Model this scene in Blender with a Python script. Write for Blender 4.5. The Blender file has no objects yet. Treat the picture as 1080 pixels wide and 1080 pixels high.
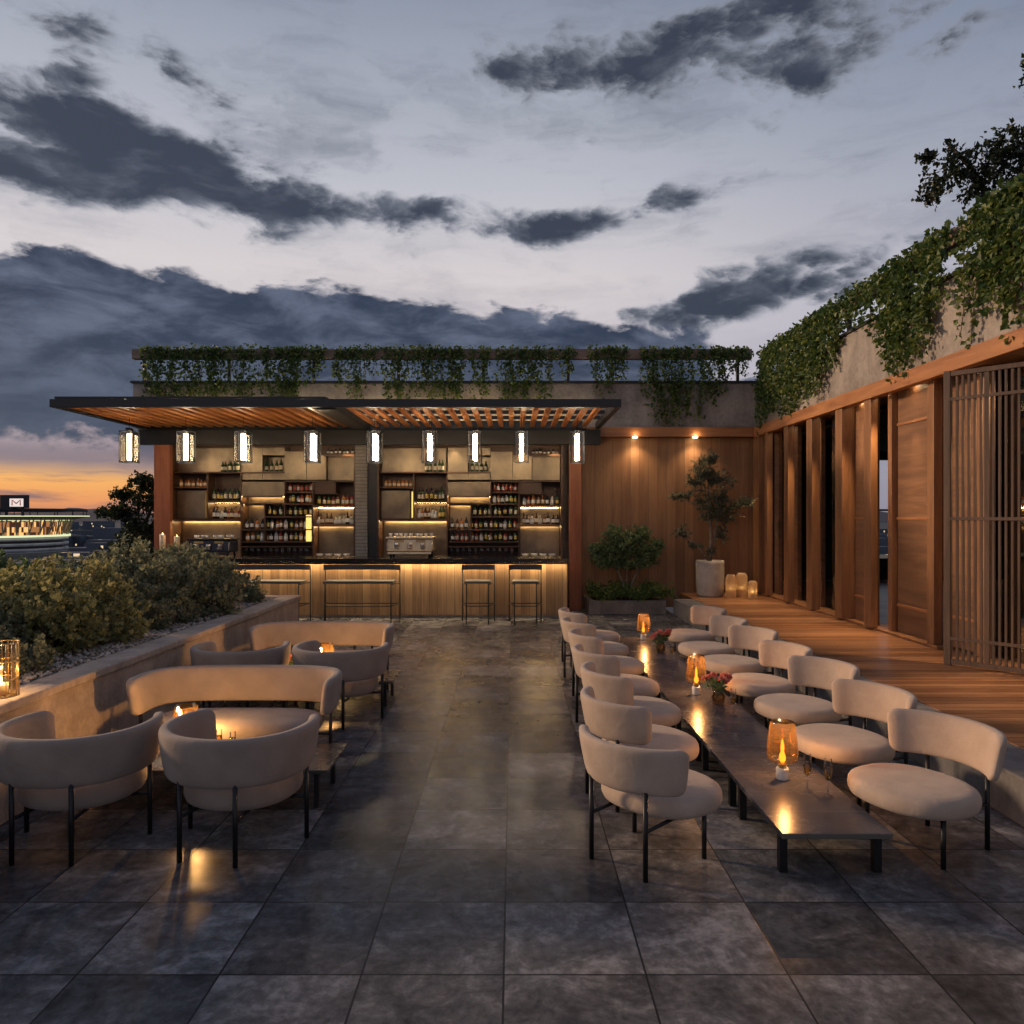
import bpy, math, random
import numpy as np
from mathutils import Vector

random.seed(7)
rng = np.random.default_rng(11)
PI = math.pi
S = bpy.context.scene
COL = S.collection

# ------------------------------------------------------------------ camera
cam_d = bpy.data.cameras.new("camera")
cam_d.sensor_width = 36.0
cam_d.lens = 36.0 * 797.0 / 1080.0
cam_d.shift_x = -1.0 / 1080.0
cam_d.shift_y = 5.0 / 1080.0
cam_d.clip_start = 0.05
cam_d.clip_end = 20000.0
cam = bpy.data.objects.new("camera", cam_d)
cam.location = (0, 0, 2.0)
cam.rotation_euler = (PI / 2, 0, 0)
COL.objects.link(cam)
S.camera = cam
S.view_settings.view_transform = 'Standard'
S.view_settings.look = 'None'
S.view_settings.exposure = 0.12
S.view_settings.gamma = 1.0
S.view_settings.use_curve_mapping = False


# ------------------------------------------------------------------ node helper
def s2l(c):
    c = c / 255.0
    return c / 12.92 if c <= 0.04045 else ((c + 0.055) / 1.055) ** 2.4


def rgb(r, g, b):
    return (s2l(r), s2l(g), s2l(b), 1.0)


class NT:
    def __init__(self, tree):
        self.t = tree
        tree.nodes.clear()

    def n(self, typ, **kw):
        nd = self.t.nodes.new(typ)
        for k, v in kw.items():
            setattr(nd, k, v)
        return nd

    def put(self, sock, v):
        if isinstance(v, bpy.types.NodeSocket):
            self.t.links.new(v, sock)
        elif v is not None:
            if sock.type == 'RGBA' and not hasattr(v, '__len__'):
                v = (v, v, v, 1)
            if sock.type == 'RGBA' and len(v) == 3:
                v = (*v, 1)
            sock.default_value = v

    def m(self, op, a, b=None, c=None, clamp=False):
        nd = self.n('ShaderNodeMath', operation=op, use_clamp=clamp)
        self.put(nd.inputs[0], a)
        if b is not None: self.put(nd.inputs[1], b)
        if c is not None: self.put(nd.inputs[2], c)
        return nd.outputs[0]

    def ss(self, v, a, b, lo=0.0, hi=1.0):
        nd = self.n('ShaderNodeMapRange', interpolation_type='SMOOTHSTEP')
        self.put(nd.inputs[0], v)
        nd.inputs[1].default_value = a; nd.inputs[2].default_value = b
        nd.inputs[3].default_value = lo; nd.inputs[4].default_value = hi
        return nd.outputs[0]

    def lin(self, v, a, b, lo=0.0, hi=1.0):
        nd = self.n('ShaderNodeMapRange')
        self.put(nd.inputs[0], v)
        nd.inputs[1].default_value = a; nd.inputs[2].default_value = b
        nd.inputs[3].default_value = lo; nd.inputs[4].default_value = hi
        return nd.outputs[0]

    def mix(self, f, a, b, blend='MIX'):
        nd = self.n('ShaderNodeMix', data_type='RGBA', blend_type=blend)
        self.put(nd.inputs[0], f)
        self.put(nd.inputs[6], a); self.put(nd.inputs[7], b)
        return nd.outputs[2]

    def ramp(self, f, stops, interp='LINEAR'):
        nd = self.n('ShaderNodeValToRGB')
        self.put(nd.inputs[0], f)
        cr = nd.color_ramp
        cr.interpolation = interp
        while len(cr.elements) < len(stops):
            cr.elements.new(0.5)
        for e, (p, c) in zip(cr.elements, stops):
            e.position = p
            e.color = c if len(c) == 4 else (*c, 1)
        return nd.outputs[0]

    def xyz(self, v):
        nd = self.n('ShaderNodeSeparateXYZ'); self.put(nd.inputs[0], v)
        return nd.outputs[0], nd.outputs[1], nd.outputs[2]

    def comb(self, x, y, z):
        nd = self.n('ShaderNodeCombineXYZ')
        for i, v in enumerate((x, y, z)): self.put(nd.inputs[i], v)
        return nd.outputs[0]

    def noise(self, vec, scale, detail=4, rough=0.55, dist=0.0):
        nd = self.n('ShaderNodeTexNoise')
        self.put(nd.inputs['Vector'], vec)
        nd.inputs['Scale'].default_value = scale
        nd.inputs['Detail'].default_value = detail
        nd.inputs['Roughness'].default_value = rough
        nd.inputs['Distortion'].default_value = dist
        return nd.outputs[0]

    def scale(self, vec, s):
        nd = self.n('ShaderNodeVectorMath', operation='MULTIPLY')
        self.put(nd.inputs[0], vec); nd.inputs[1].default_value = s
        return nd.outputs[0]

    def bump(self, h, strength=0.3, dist=0.01):
        nd = self.n('ShaderNodeBump')
        nd.inputs['Strength'].default_value = strength
        nd.inputs['Distance'].default_value = dist
        self.put(nd.inputs['Height'], h)
        return nd.outputs[0]


# ------------------------------------------------------------------ world: dusk sky with clouds
def az_el(px, py):
    az = math.atan((px - 541) / 797.0)
    return az, math.atan((545 - py) / 797.0 * math.cos(az))


W = bpy.data.worlds.new("World")
S.world = W
W.use_nodes = True
w = NT(W.node_tree)
tc = w.n('ShaderNodeTexCoord')
dx, dy, dz = w.xyz(tc.outputs['Generated'])
az = w.m('ARCTAN2', dx, dy)
el = w.m('ARCSINE', dz)

# clear sky, by elevation
t = w.lin(el, 0.0, 1.0)
clear = w.ramp(t, [(0.0, rgb(150, 128, 132)), (0.10, rgb(178, 160, 166)), (0.19, rgb(196, 188, 196)),
                   (0.30, rgb(216, 208, 209)), (0.41, rgb(190, 191, 200)), (0.51, rgb(166, 171, 184)),
                   (0.60, rgb(142, 150, 167)), (0.80, rgb(98, 116, 146)), (1.0, rgb(84, 100, 132))])
blue = w.ramp(t, [(0.0, rgb(140, 138, 155)), (0.2, rgb(178, 178, 192)), (0.30, rgb(178, 178, 190)), (0.45, rgb(148, 155, 172)),
                  (0.60, rgb(112, 126, 152)), (1.0, rgb(80, 96, 130))])
clear = w.mix(w.ss(az, 0.0, 0.62), clear, blue)

# cloud fields
wv = w.noise(w.comb(w.m('MULTIPLY', az, 4.0), w.m('MULTIPLY', el, 8.0), 3.1), 1.0, 3, 0.5)
azw = w.m('ADD', az, w.m('MULTIPLY', w.m('SUBTRACT', wv, 0.5), 0.06))
elw = w.m('ADD', el, w.m('MULTIPLY', w.m('SUBTRACT', wv, 0.5), -0.05))
n0 = w.noise(w.comb(w.m('MULTIPLY', azw, 10.0), w.m('MULTIPLY', elw, 22.0), 0.4), 1.0, 10, 0.60)
vor = w.n('ShaderNodeTexVoronoi', feature='F1')
w.put(vor.inputs['Vector'], w.comb(w.m('ADD', w.m('MULTIPLY', azw, 12.0), w.m('MULTIPLY', n0, 1.3)), w.m('MULTIPLY', elw, 24.0), 1.0))
vor.inputs['Scale'].default_value = 1.0
vor.inputs['Detail'].default_value = 4.0
vor.inputs['Roughness'].default_value = 0.55
puff = w.m('SUBTRACT', 1.0, vor.outputs['Distance'])
n1 = w.m('ADD', w.m('ADD', w.m('MULTIPLY', n0, 0.78), w.m('MULTIPLY', puff, 0.26)), 0.085)
n2 = w.noise(w.comb(w.m('MULTIPLY', azw, 9.0), w.m('MULTIPLY', elw, 22.0), 8.0), 1.0, 8, 0.60, 0.3)


def blob(px, py, rx, ry, rot=0.0, s=1.0, sharp=1.0):
    a0, e0 = az_el(px, py)
    u = w.m('SUBTRACT', azw, a0)
    v = w.m('SUBTRACT', elw, e0)
    c, sn = math.cos(rot), math.sin(rot)
    uu = w.m('ADD', w.m('MULTIPLY', u, c * 797 / rx), w.m('MULTIPLY', v, sn * 797 / rx))
    vv = w.m('ADD', w.m('MULTIPLY', u, -sn * 797 / ry), w.m('MULTIPLY', v, c * 797 / ry))
    q = w.m('ADD', w.m('MULTIPLY', uu, uu), w.m('MULTIPLY', vv, vv))
    if sharp != 1.0:
        q = w.m('POWER', q, sharp)
    return w.m('MULTIPLY', w.m('POWER', 2.718, w.m('MULTIPLY', q, -1.0)), s)


def addall(lst):
    o = lst[0]
    for x in lst[1:]:
        o = w.m('ADD', o, x)
    return o


dens = addall([
    blob(110, 140, 150, 46, -0.05, 0.92), blob(250, 195, 160, 30, -0.10, 0.74), blob(30, 185, 120, 24, 0.0, 0.62),
    blob(440, 228, 120, 20, 0.0, 0.78), blob(120, 215, 160, 18, -0.1, 0.35), blob(200, 95, 130, 18, -0.2, 0.4),
    blob(700, 215, 130, 22, 0.10, 0.80), blob(585, 238, 70, 14, 0.1, 0.55),
    blob(760, 326, 210, 18, 0.02, 0.92), blob(840, 288, 110, 20, 0.05, 0.72), blob(930, 262, 70, 10, 0.1, 0.4),
    blob(600, 72, 160, 26, 0.03, 0.66), blob(860, 30, 210, 56, 0.06, 1.02), blob(20, 5, 120, 22, 0.0, 0.6),
    blob(390, 170, 60, 16, 0.0, 0.35), blob(560, 120, 30, 16, 0.0, 0.4),
    blob(180, 55, 150, 18, -0.2, 0.32),
])
d1 = w.m('ADD', dens, w.m('MULTIPLY', w.m('SUBTRACT', n1, 0.5), 2.1))
mask1 = w.ss(d1, 0.34, 0.78)
# low heavy bank
bank = addall([blob(60, 375, 330, 88, -0.05, 1.25, 2.2), blob(430, 395, 290, 84, -0.04, 1.15, 2.2),
               blob(640, 378, 120, 34, 0.0, 0.85), blob(180, 300, 90, 16, 0.0, 0.3), blob(960, 420, 360, 60, 0, 0.5, 2)])
d2 = w.m('ADD', bank, w.m('MULTIPLY', w.m('SUBTRACT', n1, 0.5), 1.9))
mask2 = w.ss(d2, 0.42, 0.72)

cl_col = w.mix(w.ss(d1, 0.42, 1.0), rgb(142, 146, 158), rgb(58, 63, 77))
cl_col = w.mix(w.m('MULTIPLY', w.ss(n2, 0.45, 0.75), 0.5), cl_col, rgb(120, 124, 138))
bk_col = w.mix(w.ss(n2, 0.36, 0.70), rgb(48, 56, 76), rgb(98, 106, 126))
bk_col = w.mix(w.m('MULTIPLY', w.ss(el, 0.20, 0.10), 0.7), bk_col, rgb(58, 68, 92))
rim = w.m('MULTIPLY', w.ss(d2, 0.74, 0.48), w.ss(el, 0.16, 0.3))
bk_col = w.mix(w.m('MULTIPLY', rim, 0.5), bk_col, rgb(135, 136, 150))

# sunset strip at the horizon
ns = w.noise(w.comb(w.m('MULTIPLY', azw, 5.0), w.m('MULTIPLY', elw, 45.0), 2.0), 1.0, 6, 0.6)
glow = blob(30, 514, 170, 24, 0.0, 1.15, 1.4)
gcol = w.ramp(w.lin(el, 0.0, 0.085), [(0.0, rgb(190, 120, 100)), (0.22, rgb(232, 152, 96)), (0.5, rgb(246, 176, 98)), (0.8, rgb(248, 190, 118)), (1.0, rgb(205, 140, 122))])
gcol = w.mix(w.ss(ns, 0.47, 0.66), gcol, rgb(128, 100, 108))
veil = w.noise(w.comb(w.m('ADD', w.m('MULTIPLY', azw, 4.0), w.m('MULTIPLY', n0, 0.8)), w.m('MULTIPLY', elw, 13.0), 5.5), 1.0, 9, 0.62)
clear = w.mix(w.m('MULTIPLY', w.ss(veil, 0.44, 0.72), w.ss(el, 0.24, 0.42, 0.25, 0.62)), clear, rgb(112, 118, 134))
sky = w.mix(mask1, clear, cl_col)
sky = w.mix(mask2, sky, bk_col)
lowp = w.m('MULTIPLY', w.ss(el, 0.095, 0.07), w.ss(az, 0.4, -0.1))
sky = w.mix(w.m('MULTIPLY', lowp, 0.75), sky, w.mix(ns, rgb(96, 90, 110), rgb(134, 118, 128)))
sky = w.mix(w.m('MINIMUM', glow, 1.0), sky, gcol)
sky = w.mix(w.ss(el, 0.0, -0.03), sky, rgb(52, 56, 70))

sky = w.mix(w.ss(w.m('ABSOLUTE', az), 0.9, 1.9), sky, w.mix(0.12, sky, (0.03, 0.04, 0.07)))      # the eastern half of the sky is already near night

nish = w.n('ShaderNodeTexSky', sky_type='NISHITA')
nish.sun_disc = False
SUN_EL, SUN_AZ = math.radians(17.0), math.radians(-70.0)      # measured from +Y towards +X
nish.sun_elevation = SUN_EL
nish.sun_rotation = SUN_AZ
bg1 = w.n('ShaderNodeBackground'); w.put(bg1.inputs[0], sky); bg1.inputs[1].default_value = 0.91
bg2 = w.n('ShaderNodeBackground'); w.put(bg2.inputs[0], nish.outputs[0]); bg2.inputs[1].default_value = 0.004
ad = w.n('ShaderNodeAddShader')
w.t.links.new(bg1.outputs[0], ad.inputs[0]); w.t.links.new(bg2.outputs[0], ad.inputs[1])
wo = w.n('ShaderNodeOutputWorld'); w.t.links.new(ad.outputs[0], wo.inputs[0])

sun_d = bpy.data.lights.new("sun", 'SUN')
sun_d.energy = 2.3
sun_d.angle = math.radians(7)
sun_d.color = (1.0, 0.66, 0.40)
sun = bpy.data.objects.new("sun", sun_d)
sv = Vector((math.sin(SUN_AZ) * math.cos(SUN_EL), math.cos(SUN_AZ) * math.cos(SUN_EL), math.sin(SUN_EL)))
sun.rotation_euler = sv.to_track_quat('Z', 'Y').to_euler()
sun.location = (-12, 8, 12)
COL.objects.link(sun)


# ------------------------------------------------------------------ materials
def mat(name):
    m = bpy.data.materials.new(name)
    m.use_nodes = True
    return m, NT(m.node_tree)


def finish(nt, shader):
    o = nt.n('ShaderNodeOutputMaterial')
    nt.t.links.new(shader, o.inputs[0])


def princ(nt, col, rough=0.5, metal=0.0, normal=None, **kw):
    b = nt.n('ShaderNodeBsdfPrincipled')
    nt.put(b.inputs['Base Color'], col)
    nt.put(b.inputs['Roughness'], rough)
    nt.put(b.inputs['Metallic'], metal)
    if normal is not None: nt.put(b.inputs['Normal'], normal)
    for k, v in kw.items():
        nt.put(b.inputs[k.replace('_', ' ')], v)
    return b.outputs[0]


def opos(nt):
    """world-space position, so that patterns run across the whole place"""
    return nt.n('ShaderNodeNewGeometry').outputs['Position']


def oloc(nt):
    return nt.n('ShaderNodeTexCoord').outputs['Object']


def m_plain(name, col, rough=0.5, metal=0.0, var=0.15, nscale=6.0, bump=0.0, **kw):
    m, nt = mat(name)
    p = oloc(nt)
    f = nt.noise(p, nscale, 5, 0.6)
    c = nt.mix(nt.ss(f, 0.3, 0.7), tuple(x * (1 - var) for x in col), tuple(min(1, x * (1 + var)) for x in col))
    r = nt.lin(f, 0.3, 0.7, max(0.02, rough - 0.06), min(1, rough + 0.06))
    nm = nt.bump(nt.noise(p, nscale * 12, 3), bump, 0.003) if bump else None
    finish(nt, princ(nt, c, r, metal, nm, **kw))
    return m


def m_emit(name, col, strength):
    m, nt = mat(name)
    e = nt.n('ShaderNodeEmission')
    nt.put(e.inputs[0], col); e.inputs[1].default_value = strength
    finish(nt, e.outputs[0])
    return m


def m_glass(name, tint=(1, 1, 1), gloss=0.10, rough=0.03, transl=0.0):
    """thin pane: clear or tinted, with a fresnel reflection"""
    m, nt = mat(name)
    tr = nt.n('ShaderNodeBsdfTransparent'); nt.put(tr.inputs[0], tint)
    if transl:
        t2 = nt.n('ShaderNodeBsdfTranslucent'); nt.put(t2.inputs[0], tuple(k * k for k in tint))
        m0 = nt.n('ShaderNodeMixShader'); m0.inputs[0].default_value = transl
        nt.t.links.new(tr.outputs[0], m0.inputs[1]); nt.t.links.new(t2.outputs[0], m0.inputs[2])
        tr = m0
    gl = nt.n('ShaderNodeBsdfGlossy'); gl.inputs['Roughness'].default_value = rough
    fr = nt.n('ShaderNodeLayerWeight'); fr.inputs[0].default_value = 0.35
    f = nt.m('ADD', nt.m('MULTIPLY', fr.outputs['Fresnel'], 0.8), gloss * 0.3, clamp=True)
    mx = nt.n('ShaderNodeMixShader')
    nt.put(mx.inputs[0], f)
    nt.t.links.new(tr.outputs[0], mx.inputs[1]); nt.t.links.new(gl.outputs[0], mx.inputs[2])
    finish(nt, mx.outputs[0])
    return m


def m_wood(name, dark, light, grain='Z', plank=None, plank_axis='X', rough=0.5, gscale=1.0, seam=0.006, vary=0.35, bump=0.25):
    """grain runs along `grain`; optional planks of width `plank` counted along `plank_axis`"""
    m, nt = mat(name)
    p = opos(nt)
    x, y, z = nt.xyz(p)
    ax = {'X': x, 'Y': y, 'Z': z}
    st = {'X': (0.7, 9, 9), 'Y': (9, 0.7, 9), 'Z': (9, 9, 0.7)}[grain]
    cell = 0.0
    offs = p
    if plank:
        q = nt.m('DIVIDE', ax[plank_axis], plank)
        fl = nt.m('FLOOR', q)
        wn = nt.n('ShaderNodeTexWhiteNoise', noise_dimensions='1D'); nt.put(wn.inputs['W'], fl)
        cell = wn.outputs['Value']
        fr = nt.m('FRACT', q)
        edge = nt.m('MINIMUM', fr, nt.m('SUBTRACT', 1.0, fr))
        line = nt.ss(edge, seam / plank * 0.4, seam / plank)
        va = nt.n('ShaderNodeVectorMath', operation='ADD'); nt.put(va.inputs[0], p)
        nt.put(va.inputs[1], nt.comb(nt.m('MULTIPLY', cell, 7.0), nt.m('MULTIPLY', cell, 13.0), nt.m('MULTIPLY', cell, 5.0)))
        offs = va.outputs[0]
    g = nt.noise(nt.scale(offs, st), gscale, 6, 0.62, 0.6)
    g2 = nt.noise(nt.scale(offs, tuple(s * 5 for s in st)), gscale, 4, 0.6)
    f = nt.m('ADD', nt.m('MULTIPLY', g, 0.7), nt.m('MULTIPLY', g2, 0.3))
    if plank:
        f = nt.m('ADD', f, nt.m('MULTIPLY', nt.m('SUBTRACT', cell, 0.5), vary))
    c = nt.mix(nt.ss(f, 0.30, 0.72), dark, light)
    h = g2
    if plank:
        c = nt.mix(line, tuple(d * 0.18 for d in dark[:3]), c)
        h = nt.m('ADD', nt.m('MULTIPLY', g2, 0.25), line)
    finish(nt, princ(nt, c, nt.lin(g2, 0.3, 0.7, rough - 0.08, rough + 0.1), 0, nt.bump(h, bump, 0.004)))
    return m


def m_leaf(name, c1, c2, c3, trans=0.35):
    m, nt = mat(name)
    isl = nt.n('ShaderNodeNewGeometry').outputs['Random Per Island']
    c = nt.ramp(isl, [(0.0, c1), (0.5, c2), (1.0, c3)])
    b = princ(nt, c, 0.5, 0, None)
    tl = nt.n('ShaderNodeBsdfTranslucent'); nt.put(tl.inputs[0], c)
    mx = nt.n('ShaderNodeMixShader'); mx.inputs[0].default_value = trans
    nt.t.links.new(b, mx.inputs[1]); nt.t.links.new(tl.outputs[0], mx.inputs[2])
    finish(nt, mx.outputs[0])
    return m


M = {}


def m_milk():
    m, nt = mat('frosted_hurricane_glass')
    a = nt.n('ShaderNodeBsdfTranslucent'); nt.put(a.inputs[0], (0.95, 0.80, 0.60))
    b = nt.n('ShaderNodeBsdfTransparent'); nt.put(b.inputs[0], (0.98, 0.92, 0.82))
    d = nt.n('ShaderNodeBsdfDiffuse'); nt.put(d.inputs[0], (0.75, 0.66, 0.54))
    m1 = nt.n('ShaderNodeMixShader'); m1.inputs[0].default_value = 0.35
    nt.t.links.new(a.outputs[0], m1.inputs[1]); nt.t.links.new(b.outputs[0], m1.inputs[2])
    m2 = nt.n('ShaderNodeMixShader'); m2.inputs[0].default_value = 0.15
    nt.t.links.new(m1.outputs[0], m2.inputs[1]); nt.t.links.new(d.outputs[0], m2.inputs[2])
    finish(nt, m2.outputs[0])
    return m


# terrace tiles
TILE, JX, JY = 0.6214, -0.04, 3.30


def tile_floor():
    m, nt = mat('slate_tiles')
    p = opos(nt)
    x, y, z = nt.xyz(p)
    qx = nt.m('DIVIDE', nt.m('SUBTRACT', x, JX), TILE)
    qy = nt.m('DIVIDE', nt.m('SUBTRACT', y, JY), TILE)
    fx, fy = nt.m('FRACT', qx), nt.m('FRACT', qy)
    ex = nt.m('MINIMUM', fx, nt.m('SUBTRACT', 1.0, fx))
    ey = nt.m('MINIMUM', fy, nt.m('SUBTRACT', 1.0, fy))
    e = nt.m('MINIMUM', ex, ey)
    line = nt.ss(e, 0.004, 0.011)
    wn = nt.n('ShaderNodeTexWhiteNoise', noise_dimensions='2D')
    nt.put(wn.inputs['Vector'], nt.comb(nt.m('FLOOR', qx), nt.m('FLOOR', qy), 0.0))
    cell = wn.outputs['Value']
    va = nt.n('ShaderNodeVectorMath', operation='ADD'); nt.put(va.inputs[0], p)
    nt.put(va.inputs[1], nt.comb(nt.m('MULTIPLY', cell, 23.0), nt.m('MULTIPLY', cell, 41.0), 0.0))
    v = va.outputs[0]
    a = nt.noise(v, 3.2, 9, 0.66, 0.8)
    b = nt.noise(v, 17.0, 7, 0.68, 0.3)
    f = nt.m('ADD', nt.m('MULTIPLY', a, 0.62), nt.m('MULTIPLY', b, 0.38))
    f = nt.m('ADD', f, nt.m('MULTIPLY', nt.m('SUBTRACT', cell, 0.5), 0.10))
    c = nt.ramp(f, [(0.36, (0.044, 0.0425, 0.043)), (0.46, (0.090, 0.087, 0.087)), (0.54, (0.146, 0.141, 0.140)), (0.66, (0.32, 0.31, 0.305))])
    c = nt.mix(1.0, c, nt.mix(cell, (0.84, 0.84, 0.86), (1.16, 1.15, 1.14)), 'MULTIPLY')
    c = nt.mix(line, (0.030, 0.029, 0.029), c)
    r = nt.lin(nt.noise(v, 3.5, 3, 0.5), 0.35, 0.65, 0.23, 0.31)
    finish(nt, princ(nt, c, r, 0, nt.bump(line, 0.12, 0.003), Specular_IOR_Level=0.075))
    return m


M['floor'] = tile_floor()


def concrete(name, c1, c2, board=False, scale=1.0, bump=0.25):
    m, nt = mat(name)
    p = opos(nt)
    x, y, z = nt.xyz(p)
    a = nt.noise(p, 1.1 * scale, 7, 0.62, 0.4)
    b = nt.noise(p, 14.0 * scale, 6, 0.65)
    st = nt.noise(nt.scale(p, (3, 3, 0.35)), 1.0 * scale, 6, 0.6)
    f = nt.m('ADD', nt.m('ADD', nt.m('MULTIPLY', a, 0.5), nt.m('MULTIPLY', b, 0.25)), nt.m('MULTIPLY', st, 0.25))
    c = nt.mix(nt.ss(f, 0.34, 0.66), c1, c2)
    pits = nt.ss(nt.noise(p, 38.0 * scale, 3, 0.5), 0.68, 0.74)
    c = nt.mix(nt.m('MULTIPLY', pits, 0.55), c, tuple(k * 0.35 for k in c1[:3]))
    h = nt.m('SUBTRACT', b, nt.m('MULTIPLY', pits, 0.8))
    if board:
        q = nt.m('FRACT', nt.m('DIVIDE', z, 0.075))
        ln = nt.ss(nt.m('MINIMUM', q, nt.m('SUBTRACT', 1.0, q)), 0.02, 0.09)
        c = nt.mix(ln, tuple(k * 0.35 for k in c1[:3]), c)
    finish(nt, princ(nt, c, 0.78, 0, nt.bump(h, bump, 0.006)))
    return m


M['concrete'] = concrete('grey_concrete', (0.17, 0.15, 0.135), (0.40, 0.355, 0.315))
M['stonewall'] = concrete('planter_travertine', (0.32, 0.245, 0.19), (0.60, 0.475, 0.38), scale=1.8, bump=0.5)
M['pillar'] = concrete('pillar_stone', (0.14, 0.13, 0.12), (0.30, 0.28, 0.26), board=True)
M['curb'] = concrete('curb_stone', (0.10, 0.10, 0.105), (0.20, 0.195, 0.20), scale=2.5)
M['box_stone'] = concrete('planter_box_stone', (0.12, 0.10, 0.09), (0.26, 0.22, 0.19), scale=2.5)
M['pot'] = concrete('pot_cement', (0.30, 0.27, 0.24), (0.50, 0.46, 0.41), scale=2.0)
M['wall_wood'] = m_wood('wall_planks', (0.19, 0.095, 0.045), (0.31, 0.165, 0.08), 'Z', 0.20, 'X', 0.5, 0.9, seam=0.003, vary=0.22)
M['post_wood'] = m_wood('post_wood', (0.17, 0.075, 0.033), (0.36, 0.175, 0.078), 'Z', None, 'X', 0.45, 1.0)
M['door_wood'] = m_wood('door_wood', (0.15, 0.070, 0.034), (0.28, 0.14, 0.068), 'Y', None, 'Z', 0.5, 1.0)
M['fascia_y'] = m_wood('fascia_wood', (0.26, 0.10, 0.038), (0.50, 0.225, 0.085), 'Y', None, 'X', 0.45, 0.8)
M['fascia_x'] = m_wood('fascia_wood_back', (0.24, 0.09, 0.034), (0.44, 0.19, 0.072), 'X', None, 'X', 0.45, 0.8)
M['bar_wood'] = m_wood('bar_planks', (0.20, 0.115, 0.055), (0.40, 0.245, 0.125), 'Z', 0.165, 'X', 0.45, 0.9, seam=0.004, vary=0.25)
M['slat_wood'] = m_wood('slat_wood', (0.34, 0.115, 0.030), (0.60, 0.235, 0.070), 'Y', None, 'X', 0.5, 0.8)
M['red_wood'] = m_wood('column_wood', (0.22, 0.065, 0.026), (0.40, 0.135, 0.055), 'Z', None, 'X', 0.5, 1.0)
M['deck'] = m_wood('deck_boards', (0.16, 0.070, 0.032), (0.36, 0.175, 0.085), 'X', 0.115, 'Y', 0.38, 0.7, seam=0.008, vary=0.30, bump=0.5)
M['shelf_wood'] = m_wood('shelf_wood', (0.050, 0.022, 0.011), (0.115, 0.052, 0.026), 'X', None, 'X', 0.45, 1.0)
M['lattice_wood'] = m_wood('lattice_wood', (0.072, 0.045, 0.030), (0.155, 0.095, 0.062), 'Z', None, 'X', 0.5, 1.0)
M['rail_wood'] = m_wood('rail_wood', (0.17, 0.115, 0.085), (0.32, 0.225, 0.17), 'X', None, 'X', 0.6, 1.0)


def m_bronze():
    m, nt = mat('bronze_sheet')
    p = opos(nt)
    a = nt.noise(nt.scale(p, (1.2, 1.2, 1.0)), 2.0, 6, 0.6, 0.2)
    b = nt.noise(nt.scale(p, (60, 60, 1.5)), 1.0, 3, 0.6)
    c = nt.mix(nt.ss(a, 0.3, 0.7), (0.15, 0.118, 0.085), (0.27, 0.21, 0.145))
    r = nt.lin(a, 0.3, 0.7, 0.30, 0.42)
    finish(nt, princ(nt, c, r, 0.85, nt.bump(b, 0.08, 0.002)))
    return m


M['bronze'] = m_bronze()


def m_fabric(name, c1, c2):
    m, nt = mat(name)
    p = oloc(nt)
    a = nt.noise(p, 5.0, 4, 0.5)
    b = nt.noise(p, 260.0, 2, 0.5)
    c = nt.mix(nt.ss(a, 0.3, 0.7), c1, c2)
    c = nt.mix(nt.m('MULTIPLY', nt.ss(b, 0.45, 0.7), 0.25), c, tuple(k * 0.55 for k in c1[:3]))
    wr = nt.noise(p, 11.0, 3, 0.5, 0.8)
    bm = nt.bump(nt.m('ADD', nt.m('MULTIPLY', b, 0.25), nt.m('MULTIPLY', wr, 1.5)), 0.5, 0.006)
    finish(nt, princ(nt, c, 0.9, 0, bm, Sheen_Weight=0.15, Sheen_Roughness=0.5))
    return m


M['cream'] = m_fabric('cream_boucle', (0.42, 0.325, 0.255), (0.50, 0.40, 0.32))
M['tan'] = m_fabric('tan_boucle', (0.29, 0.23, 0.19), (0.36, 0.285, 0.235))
M['black'] = m_plain('black_metal', (0.012, 0.012, 0.014), 0.42, 0.2)
M['char'] = m_plain('charcoal_metal', (0.022, 0.024, 0.027), 0.5, 0.1)
M['blackstone'] = m_plain('black_counter_stone', (0.012, 0.012, 0.013), 0.18)
M['stoolseat'] = m_plain('stool_leather', (0.05, 0.05, 0.058), 0.55)


def m_table():
    m, nt = mat('dark_table_stone')
    p = opos(nt)
    x, y, z = nt.xyz(p)
    q = nt.m('FRACT', nt.m('DIVIDE', nt.m('SUBTRACT', y, 4.15), 0.32))
    e = nt.m('MINIMUM', q, nt.m('SUBTRACT', 1.0, q))
    ln = nt.ss(e, 0.008, 0.022)
    a = nt.noise(p, 4.0, 6, 0.6)
    c = nt.mix(nt.ss(a, 0.3, 0.7), (0.058, 0.056, 0.068), (0.090, 0.087, 0.102))
    c = nt.mix(ln, (0.13, 0.115, 0.10), c)
    finish(nt, princ(nt, c, nt.lin(a, 0.3, 0.7, 0.22, 0.30), 0, nt.bump(ln, 0.15, 0.002), Specular_IOR_Level=0.32))
    return m


M['table'] = m_table()
M['ctable'] = m_plain('coffee_table_stone', (0.075, 0.066, 0.055), 0.28, 0.0, 0.25)
M['glass'] = m_glass('clear_glass')
M['pane'] = m_glass('window_glass', (0.55, 0.58, 0.60), 0.25, 0.02)
M['pane_sky'] = m_glass('window_glass_reflective', (0.45, 0.48, 0.50), 1.2, 0.03)
M['vase_glass'] = m_glass('vase_glass', (0.95, 0.78, 0.52), 0.15)
M['amber'] = m_glass('amber_glass', (1.0, 0.60, 0.22), 0.15, 0.03, 0.035)
M['smoke'] = m_glass('smoked_amber_glass', (0.88, 0.56, 0.28), 0.12, 0.03, 0.03)
M['tube'] = m_emit('pendant_tube', (1.0, 0.83, 0.60), 58.0)
M['flame'] = m_emit('lamp_flame', (1.0, 0.37, 0.035), 3.4)
M['cflame'] = m_emit('candle_flame', (1.0, 0.66, 0.26), 10.0)
M['led'] = m_emit('led_strip', (1.0, 0.66, 0.28), 60.0)
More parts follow.
